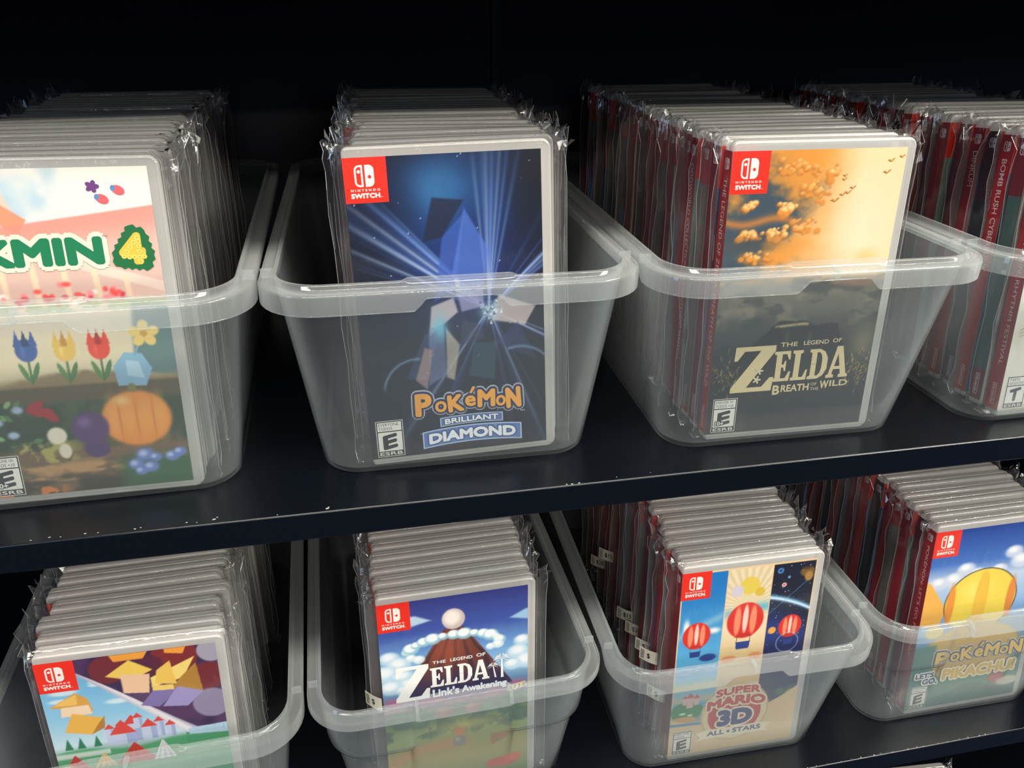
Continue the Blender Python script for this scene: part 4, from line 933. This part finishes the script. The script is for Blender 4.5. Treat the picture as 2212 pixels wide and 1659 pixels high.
STICK = {('G', 7): ('$15', 47), ('G', 4): ('$25', 50), ('G', 2): ('$', 66), ('G', 6): ('$20', 43), ('G', 12): ('$15', 55), ('G', 14): ('$20', 28), ('G', 1): ('$', 43), ('F', 0): ('$', 81)}
STICK_SHIFT = 0
rnd = random.Random(21)
for key in 'ABCDEFGH':
    x, y, yw, tl, rl, lf = CASES[key]; low = BINS[key][4]; zb = (-HS if low else 0)+2.5+lf
    nb, spc, drift = STACK[key]; byaw = BINS[key][2]
    seq = SPSEQ[key]
    bx, by, bw, kd, lw_ = BINS[key]
    yy = max(y, max(by+OV+DF*(1-5/HB)+1.5+1.5+math.sin(bw)*(x+u-bx)-math.sin(yw)*u for u in (-6, 110))); xx = x
    for k in range(nb+1):
        r = empty('game_case'); 
        if k == 0: yk, tk, rk, jx, jz = yw, tl, rl, 0, 0
        else:
            w = max(0, 1-k/4.0)
            yk = yw*w+(byaw+rnd.gauss(0, .004))*(1-w); tk = tl-.002*k+rnd.gauss(0, .003); rk = rl*w+rnd.gauss(0, .006)*(1-w); jx = rnd.gauss(0, 1.3); jz = abs(rnd.gauss(0, .5))
            if tk > tl: tk = tl
        Rr = rotm(0, 0, yk) @ rotm(-tk, 0, 0) @ rotm(0, rk, 0)
        r.matrix_world = Matrix.Translation(Vector(((xx+jx)*S, yy*S, (zb+jz)*S))) @ Rr.to_4x4()
        shell = link('case_shell', ME_SHELL, r)
        fr = link('cover_print', ME_FRONT[key] if k == 0 else FRONTS[rnd.randrange(6)], r)
        spn = seq[k] if k < len(seq) else PLAIN_SP[(k*5+ord(key)) % len(PLAIN_SP)]
        link('spine_print', SPINES[spn], r)
        link('plastic_sleeve', ME_SLEEVE[(k*7+ord(key)*3) % len(ME_SLEEVE)], r)
        if (key, k) in STICK:
            t, h = STICK[(key, k)]; so = link('price_sticker', ST[t], r); so.location = (0, 0, h*S)
        if k == 0: tag(r, FRONT_LABEL[key], 'game case', 'game cases with a cover facing the shopper')
        else:
            tag(r, 'sleeved game case, %s behind the %s, %s shelf' % (ORD[k], COVER[key], 'lower' if low else 'upper'), 'game case', 'game cases behind the %s' % COVER[key])
        extra = max(0.0, 104*abs(yk-byaw)*.6) if k == 0 else 0
        yy += spc+rnd.uniform(-.2, .35)+extra*.5; xx += drift-(spc*math.sin(byaw))
    
# a white sleeved case on the next shelf down, only its top in view
r = empty('game_case')
Rr = rotm(0, 0, -.08) @ rotm(-.10, 0, 0)
r.matrix_world = Matrix.Translation(Vector((503*S, 30*S, (-2*HS+9.0)*S))) @ Rr.to_4x4()
link('case_shell', ME_SHELL, r)
s = Sheet(); p = Paint(0, WI, 0, HI, 3.0); p.fill((226, 222, 210)); s.paint(p)
s.rect(30, 152, 80, 158, (40, 66, 110))
link('cover_print', s.build('cover_print', place_front), r); link('plastic_sleeve', ME_SLEEVE[1], r)
tag(r, 'pale grey game case standing below the lower shelf, only its top edge in view', 'game case')
